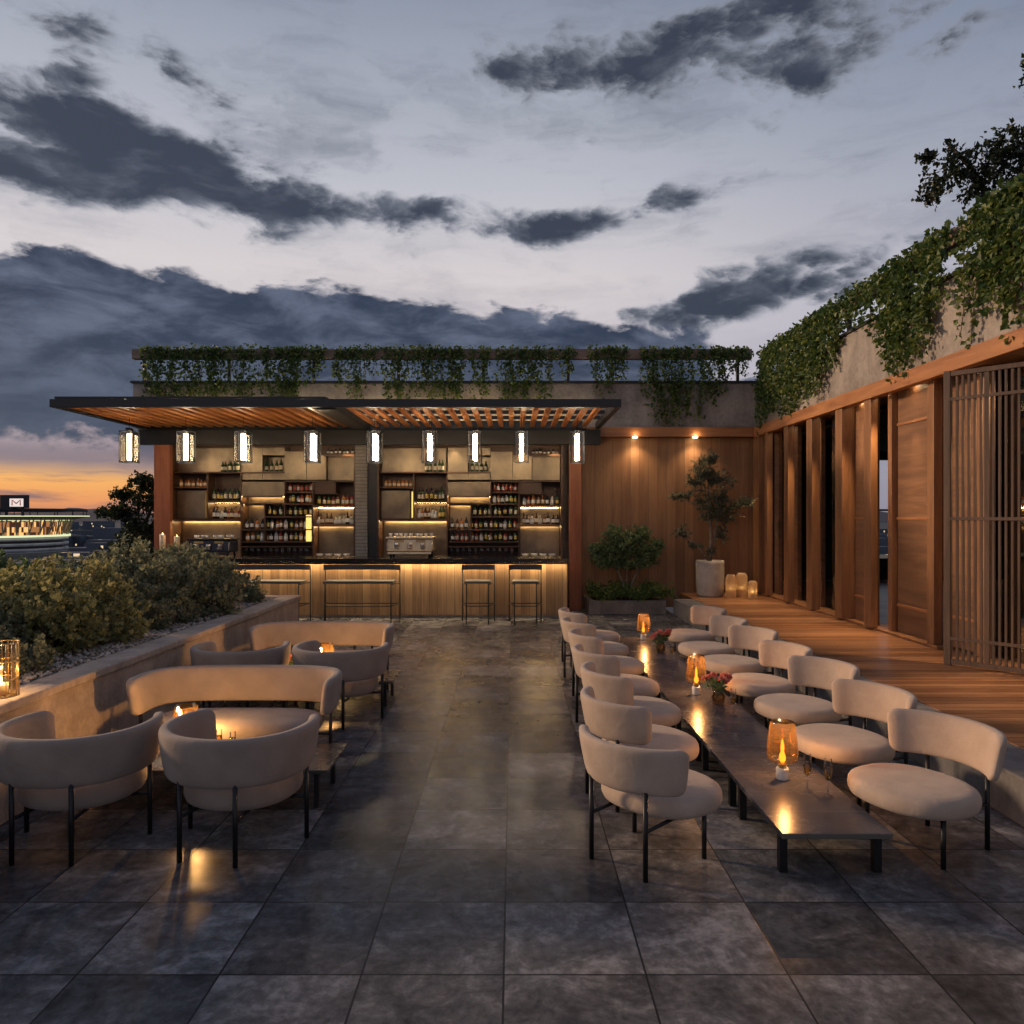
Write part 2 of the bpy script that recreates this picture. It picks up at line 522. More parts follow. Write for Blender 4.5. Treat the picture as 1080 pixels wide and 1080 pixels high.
M['led_soft'] = m_emit('led_strip_dim', (1.0, 0.66, 0.28), 5.0)
M['led_tall'] = m_emit('amber_backlit_strip', (1.0, 0.62, 0.18), 1.3)
M['led_up'] = m_emit('parapet_uplight', (1.0, 0.72, 0.38), 26.0)
M['led_bar'] = m_emit('led_bar', (1.0, 0.74, 0.42), 62.0)
M['spotdisc'] = m_emit('downlight_lens', (1.0, 0.70, 0.38), 20.0)
M['wax'] = m_plain('candle_wax', (0.75, 0.58, 0.40), 0.6, 0, 0.08, Subsurface_Weight=0.3)
M['frost_milk'] = m_milk()
M['frost'] = m_glass('hurricane_glass', (0.98, 0.88, 0.74), 0.2, 0.1)
M['brass'] = m_plain('brass', (0.55, 0.38, 0.16), 0.35, 0.9)
M['steel'] = m_plain('brushed_steel', (0.55, 0.52, 0.48), 0.32, 0.9)
M['white'] = m_plain('white_ceramic', (0.72, 0.70, 0.66), 0.4)
M['champagne'] = m_plain('polished_champagne_steel', (0.80, 0.66, 0.46), 0.38, 0.55)
M['navy'] = m_plain('navy_enamel', (0.030, 0.038, 0.058), 0.35)
M['gravel_base'] = None
M['leaf_ivy'] = m_leaf('ivy_leaves', (0.030, 0.070, 0.018), (0.085, 0.15, 0.035), (0.22, 0.26, 0.06))
M['leaf_lit_yellow'] = m_leaf('shrub_leaves_lit_yellow', (0.16, 0.165, 0.07), (0.32, 0.305, 0.125), (0.52, 0.44, 0.17), 0.5)  # warm light falling on the shrub is put into the yellow leaf colour
M['leaf_olive'] = m_leaf('shrub_leaves_olive', (0.115, 0.13, 0.075), (0.24, 0.25, 0.145), (0.40, 0.385, 0.22), 0.5)
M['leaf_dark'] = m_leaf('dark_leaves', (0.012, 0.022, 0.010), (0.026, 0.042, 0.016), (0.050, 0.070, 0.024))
M['leaf_silver'] = m_leaf('olive_tree_leaves', (0.060, 0.072, 0.045), (0.12, 0.135, 0.085), (0.24, 0.255, 0.18))
M['leaf_green'] = m_leaf('green_leaves', (0.06, 0.11, 0.04), (0.13, 0.20, 0.08), (0.24, 0.31, 0.14))
M['bark'] = m_plain('bark', (0.11, 0.075, 0.05), 0.85, 0, 0.4, 14, 0.6)
M['barkpale'] = m_plain('pale_bark', (0.20, 0.17, 0.13), 0.85, 0, 0.35, 14, 0.6)
M['bark_dark'] = m_plain('dark_bark', (0.045, 0.033, 0.024), 0.9, 0, 0.4, 14, 0.6)
M['soil'] = m_plain('soil', (0.03, 0.022, 0.016), 0.95, 0, 0.4, 20, 0.6)
M['petal'] = m_leaf('coral_petals', (0.55, 0.10, 0.085), (0.70, 0.22, 0.17), (0.75, 0.40, 0.32), 0.25)
M['dark_int'] = m_plain('interior_wall', (0.035, 0.034, 0.034), 0.7)
M['grey_int'] = m_plain('interior_partition', (0.10, 0.11, 0.12), 0.5)


def gravel():
    m, nt = mat('gravel')
    p = opos(nt)
    vo = nt.n('ShaderNodeTexVoronoi'); nt.put(vo.inputs['Vector'], p); vo.inputs['Scale'].default_value = 42.0
    sep = nt.n('ShaderNodeSeparateColor'); nt.put(sep.inputs[0], vo.outputs['Color'])
    c = nt.ramp(sep.outputs[0], [(0.0, (0.30, 0.22, 0.16)), (0.5, (0.52, 0.41, 0.31)), (1.0, (0.72, 0.60, 0.47))])
    h = nt.m('SUBTRACT', 1.0, vo.outputs['Distance'])
    c = nt.mix(nt.ss(vo.outputs['Distance'], 0.75, 0.35), (0.08, 0.065, 0.055), c)
    finish(nt, princ(nt, c, 0.85, 0, nt.bump(h, 0.9, 0.02)))
    return m


M['gravel'] = gravel()
M['stone_bit'] = m_plain('pebbles', (0.46, 0.385, 0.32), 0.8, 0, 0.4, 9)


# ------------------------------------------------------------------ mesh builder
class MB:
    def __init__(self):
        self.v = []; self.f = []; self.mi = []; self.sm = []

    def add(self, verts, faces, mi=0, smooth=False):
        o = len(self.v)
        self.v.extend(verts)
        self.f.extend([tuple(i + o for i in f) for f in faces])
        self.mi.extend([mi] * len(faces)); self.sm.extend([smooth] * len(faces))
        return self

    def box(self, x0, x1, y0, y1, z0, z1, mi=0):
        v = [(x0, y0, z0), (x1, y0, z0), (x1, y1, z0), (x0, y1, z0), (x0, y0, z1), (x1, y0, z1), (x1, y1, z1), (x0, y1, z1)]
        f = [(0, 3, 2, 1), (4, 5, 6, 7), (0, 1, 5, 4), (1, 2, 6, 5), (2, 3, 7, 6), (3, 0, 4, 7)]
        return self.add(v, f, mi)

    def loft(self, loops, cap=True, mi=0, smooth=True, closed=True):
        n = len(loops[0]); v = []; f = []
        for lp in loops: v.extend(lp)
        for i in range(len(loops) - 1):
            for j in range(n if closed else n - 1):
                a = i * n + j; b = i * n + (j + 1) % n
                f.append((a, b, b + n, a + n))
        if cap:
            f.append(tuple(range(n - 1, -1, -1)))
            f.append(tuple((len(loops) - 1) * n + j for j in range(n)))
        return self.add(v, f, mi, smooth)

    def lathe(self, prof, n=24, c=(0, 0, 0), mi=0, sx=1.0, sy=1.0, cap=True, smooth=True):
        loops = [[(c[0] + r * sx * math.cos(2 * PI * j / n), c[1] + r * sy * math.sin(2 * PI * j / n), c[2] + z) for j in range(n)] for r, z in prof]
        return self.loft(loops, cap, mi, smooth)

    def cyl(self, x, y, z0, z1, r, n=12, mi=0, r1=None):
        return self.lathe([(r, z0), (r if r1 is None else r1, z1)], n, (x, y, 0), mi, smooth=True)

    def tube(self, pts, rad, n=8, mi=0):
        pts = [Vector(p) for p in pts]
        if not hasattr(rad, '__len__'): rad = [rad] * len(pts)
        loops = []
        up = None
        for i, p in enumerate(pts):
            d = (pts[min(i + 1, len(pts) - 1)] - pts[max(i - 1, 0)]).normalized()
            if up is None:
                up = d.orthogonal().normalized()
            up = (up - d * up.dot(d))
            up = up.normalized() if up.length > 1e-6 else d.orthogonal().normalized()
            sd = d.cross(up)
            loops.append([tuple(p + (up * math.cos(2 * PI * j / n) + sd * math.sin(2 * PI * j / n)) * rad[i]) for j in range(n)])
        return self.loft(loops, True, mi, True)

    def build(self, name, mats, parent=None, loc=None, bevel=0.0, seg=2):
        """vertices are in world coordinates when parent has been given with loc='world'"""
        me = bpy.data.meshes.new(name)
        vv = self.v
        if parent is not None and loc == 'world':
            px, py, pz = parent.location
            vv = [(a - px, b - py, c - pz) for a, b, c in vv]
        me.from_pydata(vv, [], self.f)
        for mm in (mats if isinstance(mats, (list, tuple)) else [mats]):
            me.materials.append(mm)
        me.polygons.foreach_set('material_index', self.mi)
        me.polygons.foreach_set('use_smooth', self.sm)
        me.update()
        o = bpy.data.objects.new(name, me)
        COL.objects.link(o)
        if parent is not None: o.parent = parent
        elif loc is not None: o.location = loc
        if bevel:
            b = o.modifiers.new('bevel', 'BEVEL'); b.width = bevel; b.segments = seg; b.limit_method = 'ANGLE'; b.angle_limit = math.radians(40)
        return o


def boxes(name, lst, mats, parent=None, loc='world', bevel=0.0):
    b = MB()
    for t_ in lst: b.box(*t_)
    return b.build(name, mats, parent, loc if parent is not None else None, bevel)


def tag(o, label=None, cat=None, group=None, kind=None):
    if label: o['label'] = label
    if cat: o['category'] = cat
    if group: o['group'] = group
    if kind: o['kind'] = kind
    return o


def thing(name, label, cat, loc=(0, 0, 0), rz=0.0, group=None):
    o = bpy.data.objects.new(name, None)
    COL.objects.link(o)
    o.empty_display_size = 0.2
    o.location = loc; o.rotation_euler = (0, 0, rz)
    return tag(o, label, cat, group)


KIDS = {}


def dup(root, loc, rz=0.0, label=None, group=None):
    def rec(o, parent):
        c = o.copy(); COL.objects.link(c)
        if parent is not None: c.parent = parent
        for ch in list(o.children): rec(ch, c)
        return c
    r = rec(root, None)
    r.location = loc; r.rotation_euler = (0, 0, rz)
    if label: r['label'] = label
    if group: r['group'] = group
    return r


def light(kind, name, parent, loc, energy, color, size=0.03, rot=None, **kw):
    d = bpy.data.lights.new(name, kind)
    d.energy = energy; d.color = color
    if kind in ('POINT', 'SPOT'): d.shadow_soft_size = size
    for k, v in kw.items(): setattr(d, k, v)
    o = bpy.data.objects.new(name, d)
    COL.objects.link(o)
    if parent is not None: o.parent = parent
    o.location = loc
    if rot: o.rotation_euler = rot
    return o


# leaves ----------------------------------------------------------------
def norm(a):
    return a / np.maximum(np.linalg.norm(a, axis=1, keepdims=True), 1e-9)


def leaves(mb, P, D, size, wid=0.45, mi=0, fold=0.12):
    n = len(P)
    if n == 0: return
    D = norm(D)
    R = rng.normal(size=(n, 3))
    Sd = norm(np.cross(D, R)); N = np.cross(D, Sd)
    s = (size * rng.uniform(0.65, 1.25, n))[:, None]
    a = P
    b = P + D * s * 0.45 + Sd * s * wid + N * s * fold
    c = P + D * s - N * s * fold
    d = P + D * s * 0.45 - Sd * s * wid + N * s * fold
    V = np.stack([a, b, c, d], 1).reshape(-1, 3)
    F = np.arange(4 * n).reshape(n, 4)
    mb.add([tuple(x) for x in V.tolist()], [tuple(x) for x in F.tolist()], mi, False)


def sph(n):
    return norm(rng.normal(size=(n, 3)))
# ------------------------------------------------------------------ setting
def struct(name, mb, m, bevel=0.0):
    return tag(mb.build(name, m, bevel=bevel), kind='structure')


struct('floor', MB().box(-11.5, 3.3, -6.0, 23.0, -0.30, 0.0), M['floor'])
struct('curb', MB().box(3.28, 3.70, -2.0, 15.46, 0.0, 0.318), M['curb'], 0.012)
struct('deck', MB().box(3.70, 13.0, -2.0, 20.0, 0.0, 0.32), M['deck'], 0.006)
m_, nt_ = mat('dark_countryside')
p_ = opos(nt_)
finish(nt_, princ(nt_, nt_.mix(nt_.noise(p_, 0.01, 6, 0.6), (0.020, 0.028, 0.038), (0.060, 0.070, 0.080)), 0.9))
M['land'] = m_
struct('ground', MB().box(-9000, 9000, -3000, 9000, -42.0, -40.0), M['land'])
# low hills at the horizon
hv, hf = [], []
NX = 150
for i in range(NX):
    x = -7000 + 14000 * i / (NX - 1)
    h = 34 + 24 * math.sin(i * 0.21) + 14 * math.sin(i * 0.67 + 1) + 8 * math.sin(i * 1.9)
    hv += [(x, 5200, -40), (x, 5900 + 120 * math.sin(i * 0.4), max(6, h)), (x, 7600, -40)]
for i in range(NX - 1):
    a = i * 3
    hf += [(a, a + 3, a + 4, a + 1), (a + 1, a + 4, a + 5, a + 2)]
M['hill'] = m_plain('far_hills', (0.040, 0.044, 0.066), 0.95, 0, 0.2, 0.002)
struct('hills', MB().add(hv, hf, 0, True), M['hill'])

# ---- distant city: far-off mass
cb = MB()
for _ in range(260):
    d = random.uniform(420, 1900)
    px = random.choice([random.uniform(-120, 190), random.uniform(880, 1120), random.uniform(40, 170)])
    x = (px - 541) * d / 797 + random.uniform(-15, 15)
    if px < 75 and 700 < d < 1050: continue
    wd, dp = random.uniform(10, 34), random.uniform(10, 30)
    h = random.uniform(4, 20) if random.random() < 0.85 else random.uniform(18, 34)
    if px < 60 and d < 800: h = min(h, 6)
    cb.box(x - wd, x + wd, d, d + dp, -40.1, -40 + h)
m_, nt_ = mat('city_facades')
p_ = opos(nt_)
x_, y_, z_ = nt_.xyz(p_)
wn_ = nt_.n('ShaderNodeTexWhiteNoise', noise_dimensions='3D')
nt_.put(wn_.inputs['Vector'], nt_.comb(nt_.m('FLOOR', nt_.m('DIVIDE', x_, 2.2)), nt_.m('FLOOR', nt_.m('DIVIDE', y_, 5.0)), nt_.m('FLOOR', nt_.m('DIVIDE', z_, 2.6))))
on_ = nt_.m('GREATER_THAN', wn_.outputs['Value'], 0.985)
b_ = nt_.n('ShaderNodeBsdfPrincipled')
nt_.put(b_.inputs['Base Color'], nt_.mix(nt_.noise(p_, 0.03, 3), (0.04, 0.055, 0.08), (0.10, 0.12, 0.15)))
b_.inputs['Roughness'].default_value = 0.8
nt_.put(b_.inputs['Emission Color'], (1.0, 0.72, 0.42, 1)); nt_.put(b_.inputs['Emission Strength'], nt_.m('MULTIPLY', on_, 0.8))
finish(nt_, b_.outputs[0])
tag(cb.build('distant_city', m_), 'dark city blocks with a few lit windows beyond the terrace', 'city', kind='stuff')

# ---- stadium, about 880 m off
ST = thing('stadium', 'floodlit football stadium bowl far beyond the planter shrubs', 'stadium', (-640, 905, -40))
M['st_wall'] = m_plain('stadium_concrete', (0.48, 0.48, 0.50), 0.8, 0, 0.2, 0.05)
M['st_dark'] = m_plain('stadium_dark', (0.02, 0.022, 0.028), 0.7, 0, 0.2, 0.05)
M['st_col'] = m_plain('stadium_columns', (0.34, 0.30, 0.22), 0.7, 0, 0.1, 0.05)
M['st_trim'] = m_emit('stadium_trim_light', (0.78, 0.85, 0.50), 1.0)
m_, nt_ = mat('stadium_lit_concourse')
ob_ = oloc(nt_)
x_, y_, z_ = nt_.xyz(ob_)
an_ = nt_.m('ARCTAN2', y_, x_)
wn_ = nt_.n('ShaderNodeTexWhiteNoise', noise_dimensions='2D')
nt_.put(wn_.inputs['Vector'], nt_.comb(nt_.m('FLOOR', nt_.m('MULTIPLY', an_, 34.0)), nt_.m('FLOOR', nt_.m('DIVIDE', z_, 6.0)), 0.0))
e_ = nt_.n('ShaderNodeEmission')
nt_.put(e_.inputs[0], nt_.ramp(wn_.outputs['Value'], [(0.0, (0.05, 0.02, 0.012)), (0.4, (0.30, 0.13, 0.05)), (0.75, (0.85, 0.46, 0.16)), (1.0, (0.75, 0.66, 0.42))], 'CONSTANT'))
e_.inputs[1].default_value = 1.25
finish(nt_, e_.outputs[0])
M['st_lit'] = m_


def ring(mb, prof, n=72, mi=0):
    loops = [[(r * math.cos(2 * PI * j / n), r * math.sin(2 * PI * j / n), z) for j in range(n)] for r, z in prof]
    mb.loft(loops, False, mi, True)


b = MB()
for k in range(3):
    z0 = 1.5 + 6.2 * k
    ring(b, [(90, z0 + 0.2), (93, z0 + 0.2), (93, z0 + 3.6), (90, z0 + 3.6)])
    ring(b, [(87, z0 + 3.4), (87, z0 + 6.4)], 72, 1)
ring(b, [(92, 0), (92, 1.7)])
b.build('lower_tiers', [M['st_wall'], M['st_dark']], ST)
b = MB(); ring(b, [(86, 19), (86, 43)]); b.build('lit_concourse', M['st_lit'], ST)
b = MB()
for j in range(44):
    a = 2 * PI * j / 44
    for s in (-1, 1):
        b.tube([(93 * math.cos(a), 93 * math.sin(a), 20), (99 * math.cos(a + s * 0.028), 99 * math.sin(a + s * 0.028), 41)], 0.75, 5)
b.build('columns', M['st_col'], ST)
b = MB(); ring(b, [(94, 18.2), (95.5, 18.2), (95.5, 20.6), (94, 20.6), (94, 18.2)]); b.build('trim_light', M['st_trim'], ST)
b = MB(); ring(b, [(95, 37.5), (116, 42.2), (116, 43.2), (90, 43.6)]); b.build('roof', M['st_col'], ST)
b = MB(); ring(b, [(116.2, 42.2), (116.2, 43.3)]); ring(b, [(96.5, 37.4), (97.6, 37.4), (97.6, 39.0)]); b.build('roof_light', M['st_trim'], ST)
b = MB(); ring(b, [(112, 48), (114, 48), (114, 51.5), (112, 51.5), (112, 48)])
for j in range(24):
    a = 2 * PI * j / 24
    b.tube([(112.5 * math.cos(a), 112.5 * math.sin(a), 43), (112.5 * math.cos(a), 112.5 * math.sin(a), 50)], 0.6, 5)
b.build('upper_rim', M['st_dark'], ST)
b = MB().box(75, 105, -73, -69, 51.5, 66).box(80, 82, -72, -70, 43, 51.5).box(98, 100, -72, -70, 43, 51.5)
sb = b.build('scoreboard', M['st_dark'], ST)
M['screen'] = m_emit('scoreboard_screen', (0.95, 0.80, 0.74), 0.85)
M['screen_dark'] = m_emit('scoreboard_mark', (0.35, 0.10, 0.09), 0.6)
MB().box(86, 101, -73.4, -73.05, 53.2, 62).build('screen', M['screen'], sb)
b = MB()
for xa in (89, 98):
    b.tube([(xa, -73.6, 54.5), (xa, -73.6, 60.5), (93.5, -73.6, 56.5)], 0.7, 5)
b.build('emblem', M['screen_dark'], sb)

# ------------------------------------------------------------------ back building (wall, parapet, fascia, bar niche)
BB = thing('back_building', 'rear wing with plank wall, concrete parapet and orange timber fascia', 'building', (0, 17.0, 0))


def part(par, name, lst, m, bevel=0.0):
    return boxes(name, lst, m, par, 'world', bevel)


part(BB, 'plank_wall', [(1.30, 5.36, 16.72, 17.0, 0.0, 3.745)], M['wall_wood'])
part(BB, 'wall', [(-7.62, 1.298, 17.0, 17.3, 0.0, 3.95), (-7.62, -7.3, 17.302, 21.0, 0.0, 3.95)], M['concrete'])
pp = part(BB, 'parapet', [(-8.4, 5.44, 16.70, 16.95, 3.965, 4.95), (-8.4, -8.15, 16.952, 22.0, 3.965, 4.95)], M['concrete'], 0.01)
part(BB, 'coping', [(-8.44, 5.40, 16.66, 16.99, 4.952, 5.0)], M['char'])
part(BB, 'roof', [(-8.14, 5.4, 16.96, 22.0, 3.955, 4.10)], M['dark_int'])
fb = part(BB, 'fascia', [(1.62, 5.262, 16.50, 16.699, 3.75, 3.962)], M['fascia_x'], 0.006)
for px in (671, 735):
    X = (px - 541) * 16.42 / 797
    d = MB().lathe([(0.0, 0.03), (0.055, 0.03), (0.055, 0.0), (0.045, -0.004), (0, -0.004)], 16, (X, 16.58, 3.735)).build('downlight', M['spotdisc'], BB, 'world')
    light('SPOT', 'downlight_lamp', BB, (X, 16.53 - 17.0, 3.72), 62, (1.0, 0.68, 0.38), 0.10, (math.radians(-4), 0, 0), spot_size=math.radians(125), spot_blend=0.8)
    # wall washing lens throws a little light back up the fascia
    light('POINT', 'downlight_spill', BB, (X, 16.42 - 17.0, 3.78), 1.6, (1.0, 0.68, 0.36), 0.03)
# rail above the parapet
def railing(name, label, pts_boxes, posts, m, loc):
    r = thing(name, label, 'railing', loc)
    boxes('top_rail', pts_boxes, m, r, 'world', 0.008)
    for p in posts: boxes('post', [p], M['char'], r, 'world')
    return r


railing('ivy_railing', 'timber top rail on posts above the rear concrete parapet', [(-8.45, 5.30, 16.74, 16.90, 5.50, 5.72)],
        [(x - 0.03, x + 0.03, 16.79, 16.85, 5.002, 5.498) for x in np.linspace(-8.2, 5.0, 8)], M['rail_wood'], (-1.5, 16.82, 5.0))

# ------------------------------------------------------------------ side building (right)
SB = thing('side_building', 'timber fronted pavilion with tall posts and concrete parapet beside the deck', 'building', (5.4, 9.0, 0.32))
FX = 5.30
D0 = 0.322
TOP = 3.70
part(SB, 'parapet', [(5.40, 5.66, -2.0, 16.695, 3.965, 4.94)], M['concrete'], 0.01)
part(SB, 'coping', [(5.37, 5.69, -2.0, 16.655, 4.942, 4.985)], M['char'])
part(SB, 'roof', [(5.67, 13.0, -2.0, 16.95, 3.955, 4.10), (5.45, 13.0, 17.0, 20.0, 3.955, 4.10)], M['dark_int'])
part(SB, 'fascia', [(5.265, 5.398, -2.0, 16.698, 3.75, 3.962)], M['fascia_y'], 0.008)
part(SB, 'soffit', [(5.400, 6.0, -2.0, 16.70, 3.80, 3.85)], M['door_wood'])
part(SB, 'threshold', [(5.36, 5.70, 9.55, 16.70, D0, 0.352)], M['post_wood'])
part(SB, 'ceiling', [(6.002, 12.9, -2.0, 19.9, 3.70, 3.75)], M['dark_int'])
posts = [(5.30, 5.43, 16.30, 16.69), (5.30, 5.42, 15.76, 15.92), (5.30, 5.43, 14.57, 14.80), (5.30, 5.45, 13.41, 13.66),
         (5.30, 5.53, 12.18, 12.44), (5.30, 5.41, 11.20, 11.42), (5.44, 5.55, 10.86, 10.97), (5.40, 5.52, 9.70, 9.86), (5.58, 5.72, 8.95, 9.12)]
for (x0, x1, y0, y1) in posts:
    part(SB, 'post', [(x0, x1, y0, y1, D0 + 0.031 if y0 > 9.5 else D0, 3.798)], M['post_wood'], 0.008)
# recessed timber door leaves
def leaf_panel(y0, y1, x, rails):
    d = part(SB, 'door_panel', [(x, x + 0.05, y0, y1, 0.355, 3.795)], M['door_wood'])
    for z in rails: part(d, 'rail', [(x - 0.018, x - 0.001, y0 + 0.003, y1 - 0.003, z, z + 0.035)], M['fascia_y'])
    return d


def part(par, name, lst, m, bevel=0.0):        # parts of parts: subtract every ancestor's place
    ox = oy = oz = 0.0
    q = par
    while q is not None:
        ox += q.location[0]; oy += q.location[1]; oz += q.location[2]
        q = q.parent
    b = MB()
    for t_ in lst:
        b.box(t_[0] - ox, t_[1] - ox, t_[2] - oy, t_[3] - oy, t_[4] - oz, t_[5] - oz, *t_[6:])
    return b.build(name, m, par, None, bevel)


leaf_panel(9.88, 10.84, 5.52, (0.72, 1.96, 3.30))
leaf_panel(11.44, 12.14, 5.50, (0.72, 1.96))
for (y0, y1) in ((12.55, 13.02), (13.78, 14.27), (14.92, 15.36), (15.98, 16.24)):
    part(SB, 'door_stile', [(5.62, 5.70, y0, y1, 0.354, 3.795)], M['door_wood'], 0.005)
for (y0, y1) in ((13.03, 13.40), (14.28, 14.56), (15.37, 15.75)):
    part(SB, 'window_pane', [(5.655, 5.665, y0, y1, 0.354, 3.795)], M['pane'])
for y in (15.98, 15.14):
    part(SB, 'door_handle', [(5.585, 5.61, y - 0.03, y + 0.02, 1.55, 1.92)], M['brass'], 0.004)
part(SB, 'window_pane', [(5.80, 5.81, 4.0, 8.94, 0.33, 3.70)], M['pane_sky'])
leaf_panel(9.13, 9.66, 5.60, (0.72, 1.96))
# interior
part(SB, 'interior_wall', [(12.9, 13.1, -2, 20, 0.33, 3.70), (5.8, 9.35, 19.9, 20.1, 0.33, 3.70), (11.2, 12.9, 19.9, 20.1, 0.33, 3.70),
                           (9.352, 11.198, 19.9, 20.1, 0.33, 0.9), (9.352, 11.198, 19.9, 20.1, 3.5, 3.70), (5.75, 5.85, 16.9, 19.898, 0.33, 3.70)], M['dark_int'])
part(SB, 'window_frame', [(9.36, 9.42, 19.86, 19.89, 0.9, 3.5), (9.98, 10.02, 19.86, 19.89, 0.9, 3.5), (10.60, 10.64, 19.86, 19.89, 0.9, 3.5), (9.42, 9.979, 19.86, 19.89, 2.15, 2.20)], M['char'])
part(SB, 'interior_partition', [(6.6, 6.68, 4.0, 8.2, 0.33, 3.70)], M['grey_int'])
# soffit downlights above the door line
for y in (10.35, 11.02, 11.9, 13.1, 14.3, 15.4, 8.3, 7.0):
    X = 5.33 if y > 9 else 5.1
    d = MB().lathe([(0, 0.0), (0.045, 0.0), (0.045, -0.012), (0, -0.012)], 14, (5.455 - SB.location[0], y - SB.location[1], 3.799 - SB.location[2])).build('downlight', M['spotdisc'], SB)
    light('SPOT', 'downlight_lamp', SB, (5.43 - 5.4, y - 9.0, 3.77 - 0.32), 310, (1.0, 0.64, 0.32), 0.04, (0, math.radians(12), 0), spot_size=math.radians(46), spot_blend=0.9)

# rail above the side parapet
m_side_rail = m_wood('rail_wood_side', (0.17, 0.115, 0.085), (0.32, 0.225, 0.17), 'Y', None, 'X', 0.6, 1.0)
railing('ivy_railing', 'timber top rail on posts above the right hand concrete parapet', [(5.44, 5.60, -2.0, 16.5, 5.36, 5.56)],
        [(5.49, 5.55, y - 0.03, y + 0.03, 4.987, 5.358) for y in np.linspace(1.0, 16.2, 9)], m_side_rail, (5.52, 8.0, 4.985))

# ---- slatted screen standing at an angle in the door line
LS = thing('slatted_screen', 'tall brown slatted screen pivoted open at the right edge of the deck', 'screen', (4.94, 8.58, 0.32), math.atan2(-0.77, 0.64))
b = MB().box(-0.035, 0.035, -0.035, 0.035, 0.004, 3.33); b.build('post', M['lattice_wood'], LS, None, 0.004)
b = MB()
for k in range(1, 20):
    x = 0.035 + k * 0.0605
    if k % 8 == 6:
        b.box(x - 0.022, x + 0.022, -0.022, 0.022, 0.072, 3.269)
    else:
        b.box(x - 0.011, x + 0.011, -0.017, 0.017, 0.072, 3.269)
b.build('slats', M['lattice_wood'], LS)
for (z0, z1) in ((0.02, 0.07), (3.27, 3.32)): MB().box(0.037, 1.25, -0.03, 0.03, z0, z1).build('rail', M['lattice_wood'], LS)
for z in (0.29, 1.64, 2.99): MB().box(0.037, 1.25, -0.034, -0.018, z, z + 0.035).build('rail', M['lattice_wood'], LS)


# ------------------------------------------------------------------ planter on the left
PW = thing('planter_wall', 'long warm stone planter wall with projecting coping beside the lounge seats', 'planter', (-3.45, 5.0, 0))
part(PW, 'wall', [(-3.56, -3.32, -2.0, 11.70, 0.0, 0.715), (-9.0, -3.562, 11.46, 11.70, 0.0, 0.715)], M['stonewall'], 0.006)
part(PW, 'coping', [(-3.56, -3.29, -2.0, 11.73, 0.717, 0.785), (-9.0, -3.562, 11.44, 11.73, 0.717, 0.785)], M['stonewall'], 0.014)
gv, gf = [], []
nx, ny = 40, 90
for j in range(ny):
    for i in range(nx):
        x = -9.0 + (9.0 - 3.565) * i / (nx - 1); y = -2.0 + 13.43 * j / (ny - 1)
        edge = min(1, (-3.565 - x) / 0.25)
        gv.append((x, y, 0.745 + edge * 0.03 + edge * (0.05 * math.sin(x * 2.1 + y) * math.sin(y * 1.3) + random.uniform(0, 0.015))))
for j in range(ny - 1):
    for i in range(nx - 1):
        a = j * nx + i
        gf.append((a, a + 1, a + nx + 1, a + nx))
struct('gravel_bed', MB().add(gv, gf, 0, True), M['gravel'])
b = MB()
for _ in range(1500):
    y = random.uniform(4.0, 11.3); x = -3.58 - abs(random.gauss(0, 0.35))
    r = random.uniform(0.008, 0.024)
    z = 0.775
    vv = []
    for (a, e) in ((0, 0), (1.57, 0), (3.14, 0), (4.71, 0)):
        k = r * random.uniform(0.7, 1.3); vv.append((x + k * math.cos(a), y + k * math.sin(a), z + random.uniform(-.2, .4) * r))
    vv += [(x, y, z + r * 0.9), (x, y, z - r)]
    b.add(vv, [(0, 1, 4), (1, 2, 4), (2, 3, 4), (3, 0, 4), (1, 0, 5), (2, 1, 5), (3, 2, 5), (0, 3, 5)], 0, True)
tag(b.build('pebbles', M['stone_bit']), 'loose pale pebbles along the planter edge', 'pebbles', kind='stuff')

# ------------------------------------------------------------------ bar pergola
PG = thing('bar_pergola', 'flat dark framed pergola with orange timber slats over the bar', 'pergola', (-3.0, 15.0, 0))
part(PG, 'front_beam', [(-7.99, 1.87, 13.02, 13.12, 3.89, 4.03)], M['char'], 0.006)
part(PG, 'side_beam', [(-7.99, -7.89, 13.122, 16.28, 3.89, 4.03)], M['char'], 0.006)
part(PG, 'side_beam', [(1.77, 1.87, 13.122, 16.28, 3.89, 4.03)], M['char'], 0.006)
part(PG, 'rear_beam', [(-7.99, 1.87, 16.10, 16.28, 3.54, 3.86)], M['black'], 0.006)
part(PG, 'middle_beam', [(-3.42, -3.08, 13.122, 16.28, 3.863, 4.03)], M['char'], 0.006)
part(PG, 'rib', [(-3.60, -3.55, 13.122, 15.4, 3.91, 3.95)], M['steel'])
sl = []
x = -7.80
while x < 1.72:
    if not (-3.53 < x < -3.0): sl.append((x - 0.05, x + 0.05, 13.122, 16.18, 3.92, 3.975))
    x += 0.222
part(PG, 'slats', sl, M['slat_wood'], 0.004)
part(PG, 'cross_joists', [(-7.88, -3.43, y, y + 0.06, 3.977, 4.045) for y in (13.7, 14.5, 15.3)] + [(-3.07, 1.76, y, y + 0.06, 3.977, 4.045) for y in (13.7, 14.5, 15.3)], M['char'])
part(PG, 'roof_panel', [(-7.95, -3.25, 13.1, 16.25, 4.047, 4.085)], M['char'])
part(PG, 'column', [(-7.66, -7.32, 16.12, 16.26, 0.0, 3.538)], M['red_wood'], 0.008)
part(PG, 'column', [(1.20, 1.46, 16.12, 16.26, 0.0, 3.538)], M['red_wood'], 0.008)
